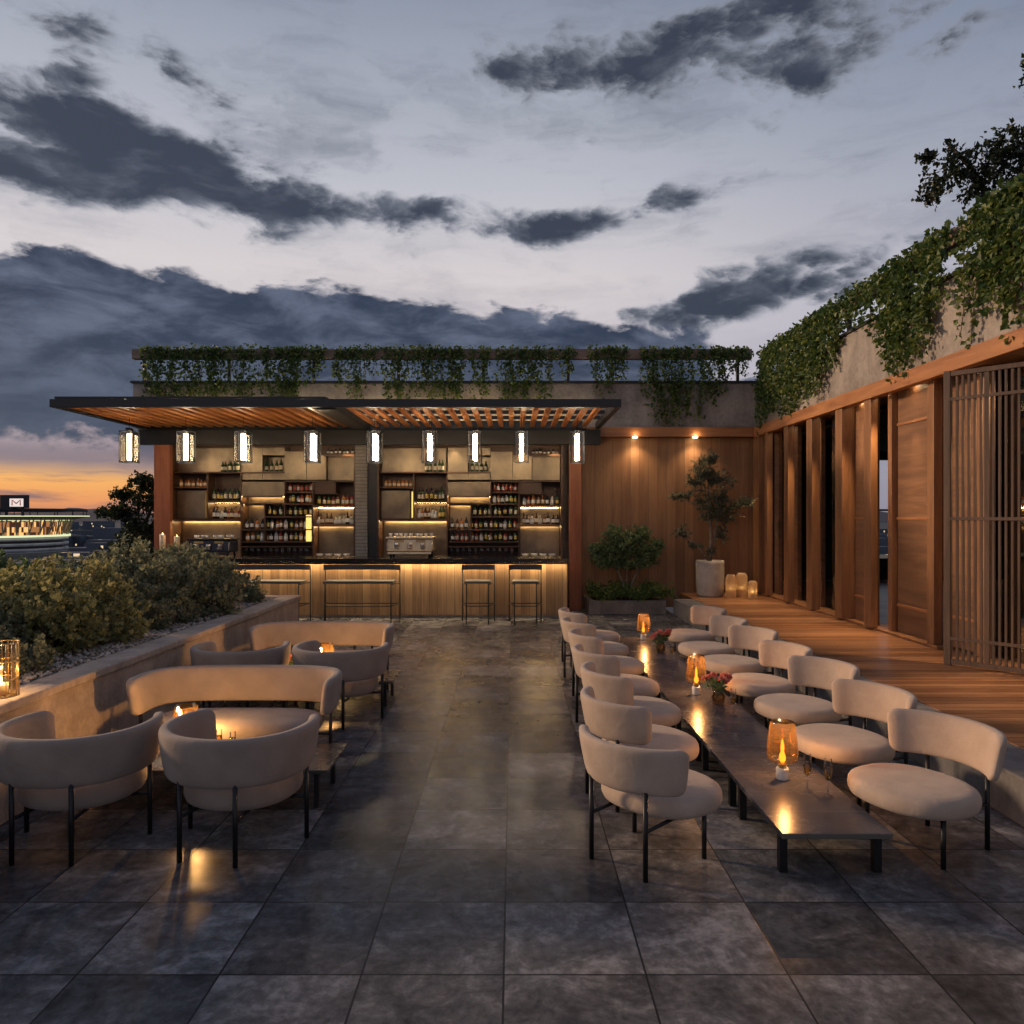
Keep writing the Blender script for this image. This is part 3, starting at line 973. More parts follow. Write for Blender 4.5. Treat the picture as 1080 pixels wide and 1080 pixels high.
# strip of light lying on the rear edge of the pergola, washing the parapet
part(PG, 'uplight', [(-7.8, 1.4, 16.37, 16.41, 4.0, 4.03)], M['led_up'])
part(PG, 'uplight_bracket', [(-7.9, 1.5, 16.282, 16.44, 3.965, 3.998), (-7.9, 1.5, 16.285, 16.31, 3.999, 4.07), (-7.9, 1.5, 16.284, 16.30, 3.70, 3.964)], M['char'])

# ------------------------------------------------------------------ bar counter
BC = thing('bar_counter', 'long timber fronted bar with black stone top and warm light strip', 'bar', (-3.0, 15.3, 0))
part(BC, 'front', [(-7.10, 1.07, 14.93, 15.02, 0.06, 1.115)], M['bar_wood'])
part(BC, 'end_panel', [(0.98, 1.07, 15.022, 15.75, 0.06, 1.115)], M['bar_wood'])
part(BC, 'plinth', [(-7.10, 1.05, 14.97, 15.70, 0.0, 0.058)], M['concrete'])
part(BC, 'counter_top', [(-7.16, 1.12, 14.70, 15.80, 1.118, 1.185)], M['blackstone'], 0.008)
part(BC, 'edge', [(-7.16, 1.12, 14.712, 14.735, 1.075, 1.1175)], M['blackstone'])
part(BC, 'light_strip', [(-7.0, 1.04, 14.80, 14.83, 1.104, 1.115)], M['led_bar'])
part(BC, 'cabinet', [(-7.05, 0.97, 15.03, 15.70, 0.06, 1.10)], M['dark_int'])

# ------------------------------------------------------------------ back bar shelving
SH_Y = 16.45
KU = SH_Y / 797.0
bottle_spots = []     # (bay, row, X, Y, Z, kind list)


def zv(v): return 2 + (545 - v) * KU


def bay(x_off, label, lit):
    X0 = (401 - 541) * KU + x_off
    u = lambda q: X0 + q * KU
    T = thing('bar_shelf', label, 'shelving', (X0 + 1.98, 16.7, 0))

    def bx(name, u0, u1, v0, v1, y0, y1, m, bev=0.0):
        return part(T, name, [(u(u0), u(u1), y0, y1, zv(v1), zv(v0))], m, bev)
    part(T, 'back_panel', [(u(-2), u(192), 16.93, 16.99, 0.0, 3.86)], M['shelf_wood'])
    part(T, 'side_panel', [(u(-3.0), u(-1), 16.40, 16.928, 0.0, 3.86)], M['shelf_wood'])
    part(T, 'side_panel', [(u(190.6), u(192.4), 16.40, 16.928, 0.0, 3.86)], M['shelf_wood'])
    part(T, 'base_cabinet', [(u(-0.9), u(190.5), 16.30, 16.92, 0.0, 1.12)], M['shelf_wood'])
    # bronze cabinets
    for (u0, u1, v0, v1, yf) in ((0, 69, 472, 497, 16.62), (71, 92.5, 472, 506, 16.50), (92.7, 116, 472, 480, 16.50), (92.7, 116, 497, 506, 16.50),
                                 (116.3, 139.5, 476, 506, 16.46), (139.9, 160, 480, 506, 16.46), (160.4, 190, 480, 506, 16.62),
                                 (0, 30, 517, 547, 16.60), (71, 116, 508, 523, 16.48)):
        bx('cabinet', u0, u1, v0, v1, yf, 16.92, M['bronze'], 0.004)
    # bronze backs inside lit recesses
    for (u0, u1, v0, v1) in ((0, 70, 549, 588), (72, 95, 531, 571), (148, 190, 556, 588), (148, 190, 535, 552), (93, 116, 481, 496), (36, 69, 531, 546), (72, 115, 523.3, 530)):
        bx('bronze_back', u0, u1, v0, v1, 16.86, 16.92, M['bronze'])
    # boards
    for (u0, u1, v) in ((71.5, 116, 530.2), (0, 116, 497.6), (0, 35, 513.5), (36, 70, 528), (0, 70, 547.8), (72, 146, 571), (72, 146, 558), (116, 146, 531), (96, 146, 544.5),
                        (116, 190, 507), (147, 190, 533), (147, 190, 553), (118, 146, 518.5), (72, 146, 576), (158, 190, 479)):
        bx('shelf_board', u0, u1, v, v + 1.3, 16.44, 16.855, M['shelf_wood'])
        if v in (547.8, 533, 553, 479, 528): bx('shelf_edge', u0, u1, v + 1.32, v + 2.3, 16.44, 16.46, M['shelf_wood'])
    for (uu, v0, v1) in ((35.2, 498, 547), (70.5, 498, 588), (95.5, 530, 570), (146.4, 507, 588), (116.6, 508, 544)):
        bx('divider', uu - 0.6, uu + 0.6, v0, v1, 16.45, 16.855, M['shelf_wood'])
    bx('dark_panel', 147.5, 170, 508.5, 521, 16.50, 16.92, M['shelf_wood'])
    # light strips under boards
    strips = [(72, 115, 523.3, 16.60, 'h'), (148, 189, 534.9, 16.80, 'h'), (148, 189, 555.0, 16.80, 'h'), (2, 69, 549.6, 16.80, 'h'),
              (73, 94, 531.6, 16.7, 'h'), (37, 69, 529.5, 16.8, 'h')]
    for (u0, u1, v, y, k) in strips:
        part(T, 'light_strip', [(u(u0), u(u1), y, y + 0.02, zv(v + 0.5), zv(v))], M['led'])
    part(T, 'light_strip', [(u(31.5), u(33.5), 16.7, 16.72, zv(546), zv(518))], M['led_tall'])
    if lit == 'tall':
        part(T, 'light_strip', [(u(139), u(144.5), 16.47, 16.49, zv(571), zv(543))], M['led_tall'])
    part(T, 'shelf_edge', [(u(72), u(115), 16.47, 16.49, zv(524.6), zv(522.8))], M['shelf_wood'])
    part(T, 'shelf_edge', [(u(72), u(95), 16.6, 16.615, zv(533.2), zv(531.5))], M['shelf_wood'])
    # reading lights grazing the upper cabinets
    for uu in (34, 78, 150, 184):
        q = MB().lathe([(0, 0), (0.03, 0), (0.03, -0.02), (0, -0.02)], 10, (u(uu) - T.location[0], 16.36 - T.location[1], 3.60)).build('downlight', M['spotdisc'], T)
        light('SPOT', 'downlight_lamp', T, (u(uu) - T.location[0], 16.36 - T.location[1], 3.57), 60, (1.0, 0.70, 0.36), 0.03, (math.radians(14), 0, 0), spot_size=math.radians(70), spot_blend=0.9)
    rows = [('n1', 3, 33, 513.3, 7, 'amber_small', 'short orange bottle'), ('n2a', 38, 68, 527.8, 7, 'wine', 'yellow labelled bottle'), ('n2b', 38, 68, 546.8, 8, 'mix', 'mixed spirit bottle'),
            ('p1', 46, 68, 497.4, 5, 'green', 'green bottle'), ('p2', 94, 114, 497.0, 4, 'green', 'dark green bottle'), ('top', 159, 189, 478.8, 7, 'small', 'small dark bottle'),
            ('n4a', 118, 145, 518.3, 6, 'red', 'red spirit bottle'), ('n4b', 118, 145, 530.8, 6, 'mix', 'mixed spirit bottle'), ('n3', 97, 145, 544.3, 9, 'wine', 'wine bottle'),
            ('low_a', 73, 145, 557.8, 14, 'mix', 'mixed spirit bottle'), ('low_b', 73, 145, 570.8, 14, 'mix', 'mixed liqueur bottle'),
            ('r1', 149, 189, 532.8, 8, 'mix', 'mixed spirit bottle'), ('r2', 149, 189, 552.8, 9, 'squat', 'squat dark bottle')]
    for (nm, u0, u1, v, n, kind, word) in rows:
        for k in range(n):
            bottle_spots.append((label, nm, u(u0 + (u1 - u0) * (k + 0.5) / n) + random.uniform(-.012, .012), 16.56 + random.uniform(-.03, .08), zv(v) + 0.001, kind, word))
    for k in range(11):
        bottle_spots.append((label, 'glass', u(75 + 6.4 * k), 16.52 + random.uniform(-.02, .03), zv(588) + 0.03, 'glassware', 'stemmed glass'))
    for k in range(4):
        bottle_spots.append((label, 'bowl', u(153 + 9.5 * k), 16.50, zv(588) + 0.03, 'bowl', 'small pale bowl'))
    return T


bay((183.5 - 401) * KU, 'left bay of bronze panelled bar shelving beside the red timber column', 'tall')
bay(0.0, 'right bay of bronze panelled bar shelving beside the stone pillar', '')
SPx = (382 - 541) * 16.4 / 797
sp = thing('stone_pillar', 'board marked stone pillar between the two bays of bar shelves', 'pillar', (SPx, 16.6, 0))
part(sp, 'shaft', [(SPx - 0.14, SPx + 0.12, 16.34, 16.99, 0.0, 3.86)], M['pillar'], 0.006)
part(sp, 'dark_flank', [(SPx + 0.122, SPx + 0.31, 16.42, 16.99, 0.0, 3.86), (SPx - 0.19, SPx - 0.142, 16.42, 16.99, 0.0, 3.86)], M['char'])
# ------------------------------------------------------------------ bottles and glasses on the shelves
def prof_bottle(h, r, neck, shoulder=0.62):
    return [(0.0, 0.0), (r * 0.92, 0.0), (r, 0.006), (r, h * shoulder), (r * 0.85, h * (shoulder + 0.06)), (neck * 1.1, h * (shoulder + 0.16)), (neck, h * 0.93)]


def m_bottle(name, col, rough=0.12):
    return m_plain(name, col, rough, 0, 0.1)


BM = {'green': m_bottle('bottle_green', (0.020, 0.060, 0.018)), 'brown': m_bottle('bottle_brown', (0.12, 0.040, 0.012)), 'amber': m_bottle('bottle_amber', (0.42, 0.16, 0.035)),
      'clear': m_bottle('bottle_clear', (0.42, 0.42, 0.40)), 'dark': m_bottle('bottle_dark', (0.016, 0.016, 0.016)), 'red': m_bottle('bottle_red', (0.30, 0.05, 0.03))}
LABELM = [m_plain('label_cream', (0.66, 0.58, 0.44), 0.7), m_plain('label_white', (0.70, 0.69, 0.66), 0.7), m_plain('label_yellow', (0.62, 0.46, 0.12), 0.7), m_plain('label_red', (0.42, 0.07, 0.05), 0.7)]
CAPM = m_plain('bottle_cap', (0.05, 0.04, 0.035), 0.4)


def mk_bottle_mesh(name, h, r, neck, bm, lm, shoulder=0.62):
    b = MB()
    b.lathe(prof_bottle(h, r, neck, shoulder), 10, mi=0)
    b.lathe([(r * 1.02, h * 0.16), (r * 1.02, h * 0.48)], 10, mi=1, cap=False)
    b.lathe([(neck * 1.12, h * 0.88), (neck * 1.12, h), (0, h)], 8, mi=2)
    return b, [BM[bm], LABELM[lm], CAPM]


KIND = {}


def proto(kind, variants):
    KIND[kind] = variants


V = lambda *a: a
proto('amber_small', [V('bottle', .17, .036, .014, 'amber', 0)])
proto('wine', [V('bottle', .28, .036, .013, 'dark', 2), V('bottle', .28, .036, .013, 'green', 0)])
proto('green', [V('bottle', .25, .036, .013, 'green', 0)])
proto('small', [V('bottle', .13, .03, .012, 'dark', 1)])
proto('red', [V('bottle', .22, .036, .014, 'red', 1), V('bottle', .22, .036, .014, 'brown', 3)])
proto('mix', [V('bottle', .24, .04, .015, 'brown', 0), V('bottle', .21, .042, .016, 'clear', 1), V('bottle', .26, .036, .014, 'green', 2), V('bottle', .23, .04, .015, 'amber', 1), V('bottle', .22, .04, .016, 'red', 0), V('bottle', .25, .038, .015, 'dark', 1)])
proto('squat', [V('bottle', .24, .045, .016, 'dark', 1, .5), V('bottle', .20, .05, .018, 'clear', 1, .5), V('bottle', .24, .042, .016, 'brown', 0, .5)])
made = {}
ROWWORD = {'n1': 'the upper left niche', 'n2a': 'the second niche', 'n2b': 'the lit second niche', 'p1': 'the first panel ledge', 'p2': 'the small lit opening',
           'top': 'the very top board', 'n4a': 'the top middle niche', 'n4b': 'the lower middle niche', 'n3': 'the dark centre niche', 'low_a': 'the upper long board', 'low_b': 'the lower long board',
           'r1': 'the upper lit side board', 'r2': 'the lower lit side board', 'glass': 'the worktop', 'bowl': 'the worktop'}
for (lab, row, X, Y, Z, kind, word) in bottle_spots:
    side = 'left' if lab.startswith('left') else 'right'
    if kind in KIND:
        vs = KIND[kind]; vi = random.randrange(len(vs)); key = (kind, vi)
        if key not in made:
            a = vs[vi]
            b_, ms = mk_bottle_mesh(*a[:6], *(a[6:] or (0.62,)))
            o = b_.build('bottle', ms); made[key] = o
        else:
            o = made[key].copy(); COL.objects.link(o)
        cat = 'bottle'
    elif kind == 'glassware':
        if 'gw' not in made:
            o = MB().lathe([(0.03, 0), (0.03, 0.004), (0.005, 0.01), (0.005, 0.09), (0.03, 0.12), (0.036, 0.16), (0.03, 0.20)], 10, cap=False).build('stemmed_glass', M['glass']); made['gw'] = o
        else:
            o = made['gw'].copy(); COL.objects.link(o)
        cat = 'glass'
    else:
        if 'bw' not in made:
            o = MB().lathe([(0.03, 0), (0.035, 0.005), (0.085, 0.07), (0.08, 0.07), (0.03, 0.012), (0, 0.012)], 16).build('bowl', M['white']); made['bw'] = o
        else:
            o = made['bw'].copy(); COL.objects.link(o)
        cat = 'bowl'
    o.location = (X, Y, Z); o.rotation_euler = (0, 0, random.uniform(0, 6))
    where = ROWWORD[row]
    if cat == 'bottle': o.scale = (1, 1, random.uniform(0.88, 1.12))
    tag(o, f'{word} in the row on {where}, {side} bay', cat, f'{word} row on {where} of the {side} bay')
# every worktop glass and bowl stands on the base cabinet
for o in COL.objects:
    if o.name.startswith(('stemmed_glass', 'bowl')): o.location.z = 1.121

# ------------------------------------------------------------------ coffee machines, candles on the bar
def coffee_machine(label, X, Y, body_m, trim_m, s=1.0):
    T = thing('coffee_machine', label, 'coffee machine', (X, Y, 1.186))
    b = MB(); b.box(-0.42, 0.42, -0.22, 0.24, 0.10, 0.34); b.build('body', body_m, T, None, 0.03, 3)
    b = MB(); b.box(-0.44, 0.44, -0.26, 0.26, 0.345, 0.38); b.build('top_tray', trim_m, T, None, 0.01)
    b = MB()
    for x in (-0.36, 0.36):
        for y in (-0.18, 0.18): b.cyl(x, y, 0.0, 0.10, 0.025, 10)
    b.build('feet', M['black'], T)
    b = MB(); b.box(-0.40, 0.40, -0.30, -0.225, 0.06, 0.098); b.build('drip_tray', trim_m, T, None, 0.006)
    for x in (-0.24, 0.0, 0.24):
        b = MB(); b.cyl(x, -0.25, 0.20, 0.27, 0.05, 14); b.tube([(x, -0.27, 0.19), (x, -0.40, 0.18)], [0.014, 0.018], 8); b.cyl(x, -0.26, 0.155, 0.20, 0.04, 12)
        b.build('group_head', M['steel'], T)
    for x in (-0.20, 0.20):
        b = MB(); b.box(x - 0.09, x + 0.09, -0.228, -0.221, 0.28, 0.325); b.build('panel', M['brass'], T)
    b = MB()
    for k in range(9):
        x = -0.38 + k * 0.095
        b.lathe([(0.022, 0), (0.036, 0.06), (0.031, 0.06), (0.02, 0.01), (0, 0.01)], 10, (x, random.uniform(-.1, .1), 0.381))
    b.build('cups', M['white'], T)
    b = MB()
    for x in (-0.43, 0.43): b.tube([(x * 0.95, -0.22, 0.30), (x * 0.97, -0.27, 0.28), (x * 0.97, -0.28, 0.13)], 0.008, 6)
    b.build('steam_wands', M['steel'], T)
    T.scale = (s, s, s)
    return T


coffee_machine('dark navy coffee machine with cups on top behind the shrubs', (225 - 541) * 15.3 / 797, 15.3, M['navy'], M['char'])
coffee_machine('shiny steel coffee machine with cups on top on the right half of the bar', (434 - 541) * 15.4 / 797, 15.4, M['champagne'], M['champagne'], 1.08)

FLAME = [(0.0, 0.0), (0.006, 0.004), (0.009, 0.014), (0.006, 0.028), (0.0, 0.042)]


def pillar_candle(label, X, Y, Z, h, r, group=None):
    T = thing('pillar_candle', label, 'candle', (X, Y, Z), 0, group)
    MB().lathe([(0, 0), (r, 0), (r, h - 0.006), (r - 0.008, h), (0.0, h - 0.012)], 18).build('wax', M['wax'], T)
    MB().lathe(FLAME, 8, (0, 0, h - 0.008)).build('flame', M['cflame'], T)
    light('POINT', 'candle_glow', T, (0, 0, h + 0.05), 0.8, (1.0, 0.6, 0.25), 0.02)
    return T


pillar_candle('short lit candle on the bar top left of the other bar candle', (171.5 - 541) * 15.2 / 797, 15.2, 1.186, 0.46, 0.055)
pillar_candle('short lit candle on the bar top between other candle and coffee machine', (186.5 - 541) * 15.2 / 797, 15.2, 1.186, 0.42, 0.055)


def hurricane(label, X, Y, Z, h, r, group=None):
    T = thing('hurricane_lantern', label, 'lantern', (X, Y, Z), 0, group)
    MB().lathe([(0, 0), (r, 0), (r, 0.006), (0, 0.006)], 20).build('base', M['brass'], T)
    MB().lathe([(r, 0.008), (r, h * 0.86), (r * 0.8, h * 0.95), (r * 0.62, h), (r * 0.60, h - 0.004), (r * 0.78, h * 0.945), (r - 0.004, h * 0.86), (r - 0.004, 0.008)], 20, cap=False).build('glass', M['frost_milk'], T)
    MB().lathe([(0, 0.008), (r * 0.55, 0.008), (r * 0.55, h * 0.34), (0, h * 0.335)], 14).build('candle', M['wax'], T)
    MB().lathe([(a * 1.5, b_ * 1.5) for a, b_ in FLAME], 8, (0, 0, h * 0.34)).build('flame', M['cflame'], T)
    light('POINT', 'candle_glow', T, (0, 0, h * 0.34 + 0.06), 0.8, (1.0, 0.66, 0.34), 0.0)
    return T


hurricane('glass candle lantern nearest the white pot on the timber deck', 4.53, 15.72, 0.321, 0.48, 0.105)
hurricane('tallest glass candle lantern, middle of the three on the deck', 4.80, 15.85, 0.321, 0.50, 0.115)
hurricane('shortest glass candle lantern nearest the timber posts', 4.90, 15.45, 0.321, 0.37, 0.09)

# wire lantern on the planter coping
T = thing('wire_lantern', 'gold wire cage lantern with a lit candle on the planter coping', 'lantern', (-3.47, 5.12, 0.786))
b = MB()
R = 0.105; H = 0.365
for z in (0.004, 0.12, 0.24, H - 0.004):
    b.tube([(R * math.cos(2 * PI * k / 24), R * math.sin(2 * PI * k / 24), z) for k in range(25)], 0.004, 5)
for k in range(18):
    a = 2 * PI * k / 18
    b.tube([(R * math.cos(a), R * math.sin(a), 0.002), (R * math.cos(a), R * math.sin(a), H)], 0.0032, 5)
b.build('cage', M['brass'], T)
MB().lathe([(0, 0), (0.095, 0), (0.095, 0.008), (0, 0.008)], 20).build('base', M['brass'], T)
MB().lathe([(0, 0.009), (0.045, 0.009), (0.045, 0.085), (0, 0.082)], 16).build('candle', M['wax'], T)
MB().lathe([(a * 1.3, b_ * 1.4) for a, b_ in FLAME], 8, (0, 0, 0.084)).build('flame', M['cflame'], T)
MB().lathe([(0.09, 0.01), (0.09, H - 0.03)], 20, cap=False).build('glass', M['frost'], T)
light('POINT', 'candle_glow', T, (0, 0, 0.16), 5.0, (1.0, 0.64, 0.30), 0.0)

# ------------------------------------------------------------------ pendant lanterns under the pergola
def pendant(X, Y, label):
    T = thing('pendant_lantern', label, 'pendant lamp', (X, Y, 3.02), 0, 'pendant lanterns over the bar')
    w_, h_ = 0.125, 0.60
    b = MB()
    for sx in (-1, 1):
        for sy in (-1, 1): b.box(sx * w_ - 0.007, sx * w_ + 0.007, sy * w_ - 0.007, sy * w_ + 0.007, 0.012, h_ - 0.012)
    for z in (0, h_ - 0.012):
        b.box(-w_ - 0.007, w_ + 0.007, -w_ - 0.007, -w_ + 0.007, z, z + 0.0119)
        b.box(-w_ - 0.007, w_ + 0.007, w_ - 0.007, w_ + 0.007, z, z + 0.0119)
        b.box(-w_ - 0.007, -w_ + 0.007, -w_ + 0.0071, w_ - 0.0071, z, z + 0.0119)
        b.box(w_ - 0.007, w_ + 0.007, -w_ + 0.0071, w_ - 0.0071, z, z + 0.0119)
    b.build('frame', M['char'], T)
    b = MB()
    for s in (-1, 1):
        b.box(s * w_ - 0.002, s * w_ + 0.002, -w_ + 0.008, w_ - 0.008, 0.013, h_ - 0.013)
        b.box(-w_ + 0.008, w_ - 0.008, s * w_ - 0.002, s * w_ + 0.002, 0.013, h_ - 0.013)
    b.build('glass', M['pend_glass'], T)
    MB().lathe([(0, 0.05), (0.029, 0.05), (0.035, 0.06), (0.035, 0.54), (0.029, 0.55), (0, 0.55)], 16).build('lamp_tube', M['tube'], T)
    b = MB(); b.cyl(0, 0, 0.551, 0.60, 0.03, 12); b.box(-w_ + 0.008, w_ - 0.008, -0.012, 0.012, 0.601, 0.612); b.box(-0.05, 0.05, -0.05, 0.05, 0.612, 0.66)
    b.build('cap', M['black'], T)
    b = MB(); b.cyl(0, 0, 0.66, 0.872, 0.006, 6); b.build('cable', M['black'], T)
    return T


M['pend_glass'] = m_glass('pendant_glass', (0.97, 0.93, 0.86), 0.06, 0.0)
pxs = [136.5, 196, 256.5, 329.5, 395, 453, 501, 550, 609]
ordw = ['leftmost', 'second', 'third', 'fourth', 'fifth, middle', 'sixth', 'seventh', 'eighth', 'rightmost']
PP = None
for px, ow in zip(pxs, ordw):
    X = (px - 541) * 14.3 / 797
    lab = f'{ow} pendant lantern from the left, glass box with glowing tube under the pergola'
    if PP is None: PP = pendant(X, 14.3, lab)
    else: dup(PP, (X, 14.3, 3.02), 0, lab)

# ------------------------------------------------------------------ bar stools
def bar_stool(name, label, wdt, X, group=None, cat='bar stool'):
    T = thing(name, label, cat, (X, 14.25, 0), 0, group)
    h = wdt / 2
    r = 0.012
    for sx in (-1, 1):
        b = MB(); b.tube([(sx * h, 0.24, 0.002), (sx * h, 0.24, 1.07)], r, 8); b.build('leg', M['black'], T)
        b = MB(); b.tube([(sx * (h - 0.10), -0.22, 0.002), (sx * (h - 0.10), -0.20, 0.755)], r, 8); b.build('leg', M['black'], T)
    b = MB(); b.box(-h + 0.06, h - 0.06, -0.23, 0.20, 0.757, 0.80); b.build('seat', M['stoolseat'], T, None, 0.018, 3)
    b = MB()
    lp = []
    for i in range(13):
        q = -1 + 2 * i / 12
        x = q * (h + 0.012); y = 0.245 - 0.05 * max(0, abs(q) - 0.75) / 0.25 * 2
        lp.append([(x, y - 0.018, 0.985), (x, y + 0.018, 0.985), (x, y + 0.018, 1.085), (x, y - 0.018, 1.085)])
    b.loft(lp, True, 0, False); b.build('backrest', M['stoolseat'], T, None, 0.008)
    b = MB()
    b.tube([(-h + 0.10, -0.215, 0.34), (h - 0.10, -0.215, 0.34)], 0.010, 8)
    b.tube([(-h, 0.24, 0.34), (h, 0.24, 0.34)], 0.010, 8)
    for sx in (-1, 1): b.tube([(sx * h, 0.24, 0.34), (sx * (h - 0.1), -0.215, 0.34)], 0.010, 8)
    b.build('footrest', M['black'], T)
    b = MB()
    for sx in (-1, 1): b.tube([(sx * h, 0.24, 0.74), (sx * (h - 0.1), -0.20, 0.74)], 0.010, 8)
    b.build('seat_frame', M['black'], T)
    return T


xs = lambda px: (px - 541) * 14.4 / 797
bar_stool('bar_bench', 'wide black two seat bar bench partly hidden by the planter end', 1.43, xs(286.5), 'wide bar benches', 'bar bench')
bar_stool('bar_bench', 'wide black two seat bar bench standing fully clear of the planter', 1.43, xs(381.5), 'wide bar benches', 'bar bench')
bar_stool('bar_stool', 'narrow black bar stool closer to the wide bench', 0.61, xs(504.5), 'narrow bar stools')
bar_stool('bar_stool', 'narrow black bar stool nearest the right end of the bar', 0.61, xs(554), 'narrow bar stools')


# ------------------------------------------------------------------ upholstered seats
def sup(a, b_, n, t_):
    c, s = math.cos(t_), math.sin(t_)
    return a * math.copysign(abs(c) ** (2 / n), c), b_ * math.copysign(abs(s) ** (2 / n), s)


def band_mesh(a, b_, n, t0, t1, z0, z1, th, cy=0.0, lean=0.02, K=64):
    """a padded back that sweeps round the seat; rounded ends"""
    pts = [sup(a, b_, n, t0 + (t1 - t0) * i / 400) for i in range(401)]
    L = [0.0]
    for p, q in zip(pts, pts[1:]): L.append(L[-1] + math.hypot(q[0] - p[0], q[1] - p[1]))
    tot = L[-1]
    hh = (z1 - z0) / 2; zc = (z0 + z1) / 2
    er = th * 0.95
    ss = [0, er * 0.03, er * 0.1, er * 0.25, er * 0.5, er * 0.75, er]
    samp = ss + [er + (tot - 2 * er) * i / K for i in range(1, K)] + [tot - s for s in reversed(ss)]
    loops = []
    j = 0
    NS = 20
    for s in samp:
        j = 0
        while j < 399 and L[j + 1] < s: j += 1
        q = (s - L[j]) / max(1e-9, L[j + 1] - L[j])
        x = pts[j][0] + (pts[j + 1][0] - pts[j][0]) * q; y = pts[j][1] + (pts[j + 1][1] - pts[j][1]) * q
        tx, ty = pts[j + 1][0] - pts[j][0], pts[j + 1][1] - pts[j][1]
        l = math.hypot(tx, ty); nx_, ny_ = ty / l, -tx / l
        de = min(s, tot - s)
        k = 1.0 if de >= er else math.sqrt(max(0.0, 1 - (1 - de / er) ** 2))
        kt = max(0.02, k); kh = 1 - (1 - max(0.02, k)) * er / hh * 0.9
        lp = []
        for m_i in range(NS):
            u_, v_ = sup(th / 2 * kt, hh * kh, 4.2, 2 * PI * m_i / NS)
            off = u_ + lean * (v_ / hh)
            lp.append((x + nx_ * off, cy + y + ny_ * off, zc + v_))
        loops.append(lp)
    return MB().loft(loops, True, 0, True)


def cushion_mesh(a, b_, n, z0, z1, cy=0.0, N=56):
    h = z1 - z0
    prof = [(0.0, 0.02), (0.6, 0.012), (0.90, 0.03), (0.965, 0.12), (0.995, 0.30), (1.0, 0.5), (0.992, 0.68), (0.965, 0.83), (0.91, 0.93), (0.80, 0.975), (0.55, 1.0), (0.25, 1.0), (0.0, 1.0)]
    loops = []
    for r, z in prof:
        r = max(r, 0.001)
        lp = []
        for k in range(N):
            x, y = sup(a * r, b_ * r, n, 2 * PI * k / N)
            lp.append((x, cy + y, z0 + z * h))
        loops.append(lp)
    return MB().loft(loops, True, 0, True)


def leg_part(T, x, y, z1, r=0.0145):
    b = MB(); b.cyl(x, y, 0.002, z1, r, 10); return b.build('leg', M['black'], T)


SEAT0, SEAT1, BZ0, BZ1 = 0.285, 0.425, 0.445, 0.735
def dining_chair(label, loc, rz):
    T = thing('dining_chair', label, 'chair', loc, rz)
    cushion_mesh(0.360, 0.32, 2.25, SEAT0 + 0.012, SEAT1 - 0.004, 0.055).build('seat', M['cream'], T)
    band_mesh(0.405, 0.40, 2.0, math.radians(270 - 62), math.radians(270 + 62), BZ0 + 0.022, BZ1, 0.070, 0.0, 0.025, 40).build('backrest', M['cream'], T)
    for sx in (-1, 1): leg_part(T, sx * 0.195, -0.352, 0.49)
    for sx in (-1, 1): leg_part(T, sx * 0.255, 0.13, 0.30)
    b = MB()
    for sx in (-1, 1): b.tube([(sx * 0.195, -0.352, 0.272), (sx * 0.195, -0.1, 0.276), (sx * 0.255, 0.13, 0.276)], 0.011, 8)
    b.tube([(-0.255, 0.13, 0.276), (0.255, 0.13, 0.276)], 0.011, 8)
    b.build('seat_frame', M['black'], T)
    return T


def lounge_chair(label, loc, rz):
    T = thing('lounge_chair', label, 'armchair', loc, rz)
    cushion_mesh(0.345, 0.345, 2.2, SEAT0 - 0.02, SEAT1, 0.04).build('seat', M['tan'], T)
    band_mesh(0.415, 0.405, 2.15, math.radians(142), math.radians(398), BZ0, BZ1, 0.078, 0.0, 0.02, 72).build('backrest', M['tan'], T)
    for sx in (-1, 1): leg_part(T, sx * 0.175, -0.378, 0.49)
    for sx in (-1, 1): leg_part(T, sx * 0.398, 0.07, 0.49)
    for sx in (-1, 1):
        MB().tube([(sx * 0.175, -0.378, 0.262), (sx * 0.16, -0.2, 0.258)], 0.011, 8).build('seat_bracket', M['black'], T)
        MB().tube([(sx * 0.398, 0.07, 0.262), (sx * 0.25, 0.06, 0.254)], 0.011, 8).build('seat_bracket', M['black'], T)
    return T


def sofa(label, loc, rz):
    T = thing('lounge_sofa', label, 'sofa', loc, rz)
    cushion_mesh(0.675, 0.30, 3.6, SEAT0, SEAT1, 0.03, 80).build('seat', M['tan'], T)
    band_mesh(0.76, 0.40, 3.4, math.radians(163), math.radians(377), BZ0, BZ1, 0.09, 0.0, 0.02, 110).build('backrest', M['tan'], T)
    for sx in (-1, 1): leg_part(T, sx * 0.755, 0.02, 0.49)
    for x in (-0.5, 0.5): leg_part(T, x, -0.392, 0.49)
    for x in (-0.5, -0.29, 0.25, 0.46): MB().tube([(x, -0.38, 0.46), (x, -0.34, 0.29), (x, -0.2, 0.283)], 0.012, 8).build('back_support', M['black'], T)
    for sx in (-1, 1): MB().tube([(sx * 0.755, 0.02, 0.272), (sx * 0.5, 0.02, 0.276)], 0.011, 8).build('seat_frame', M['black'], T)
    return T


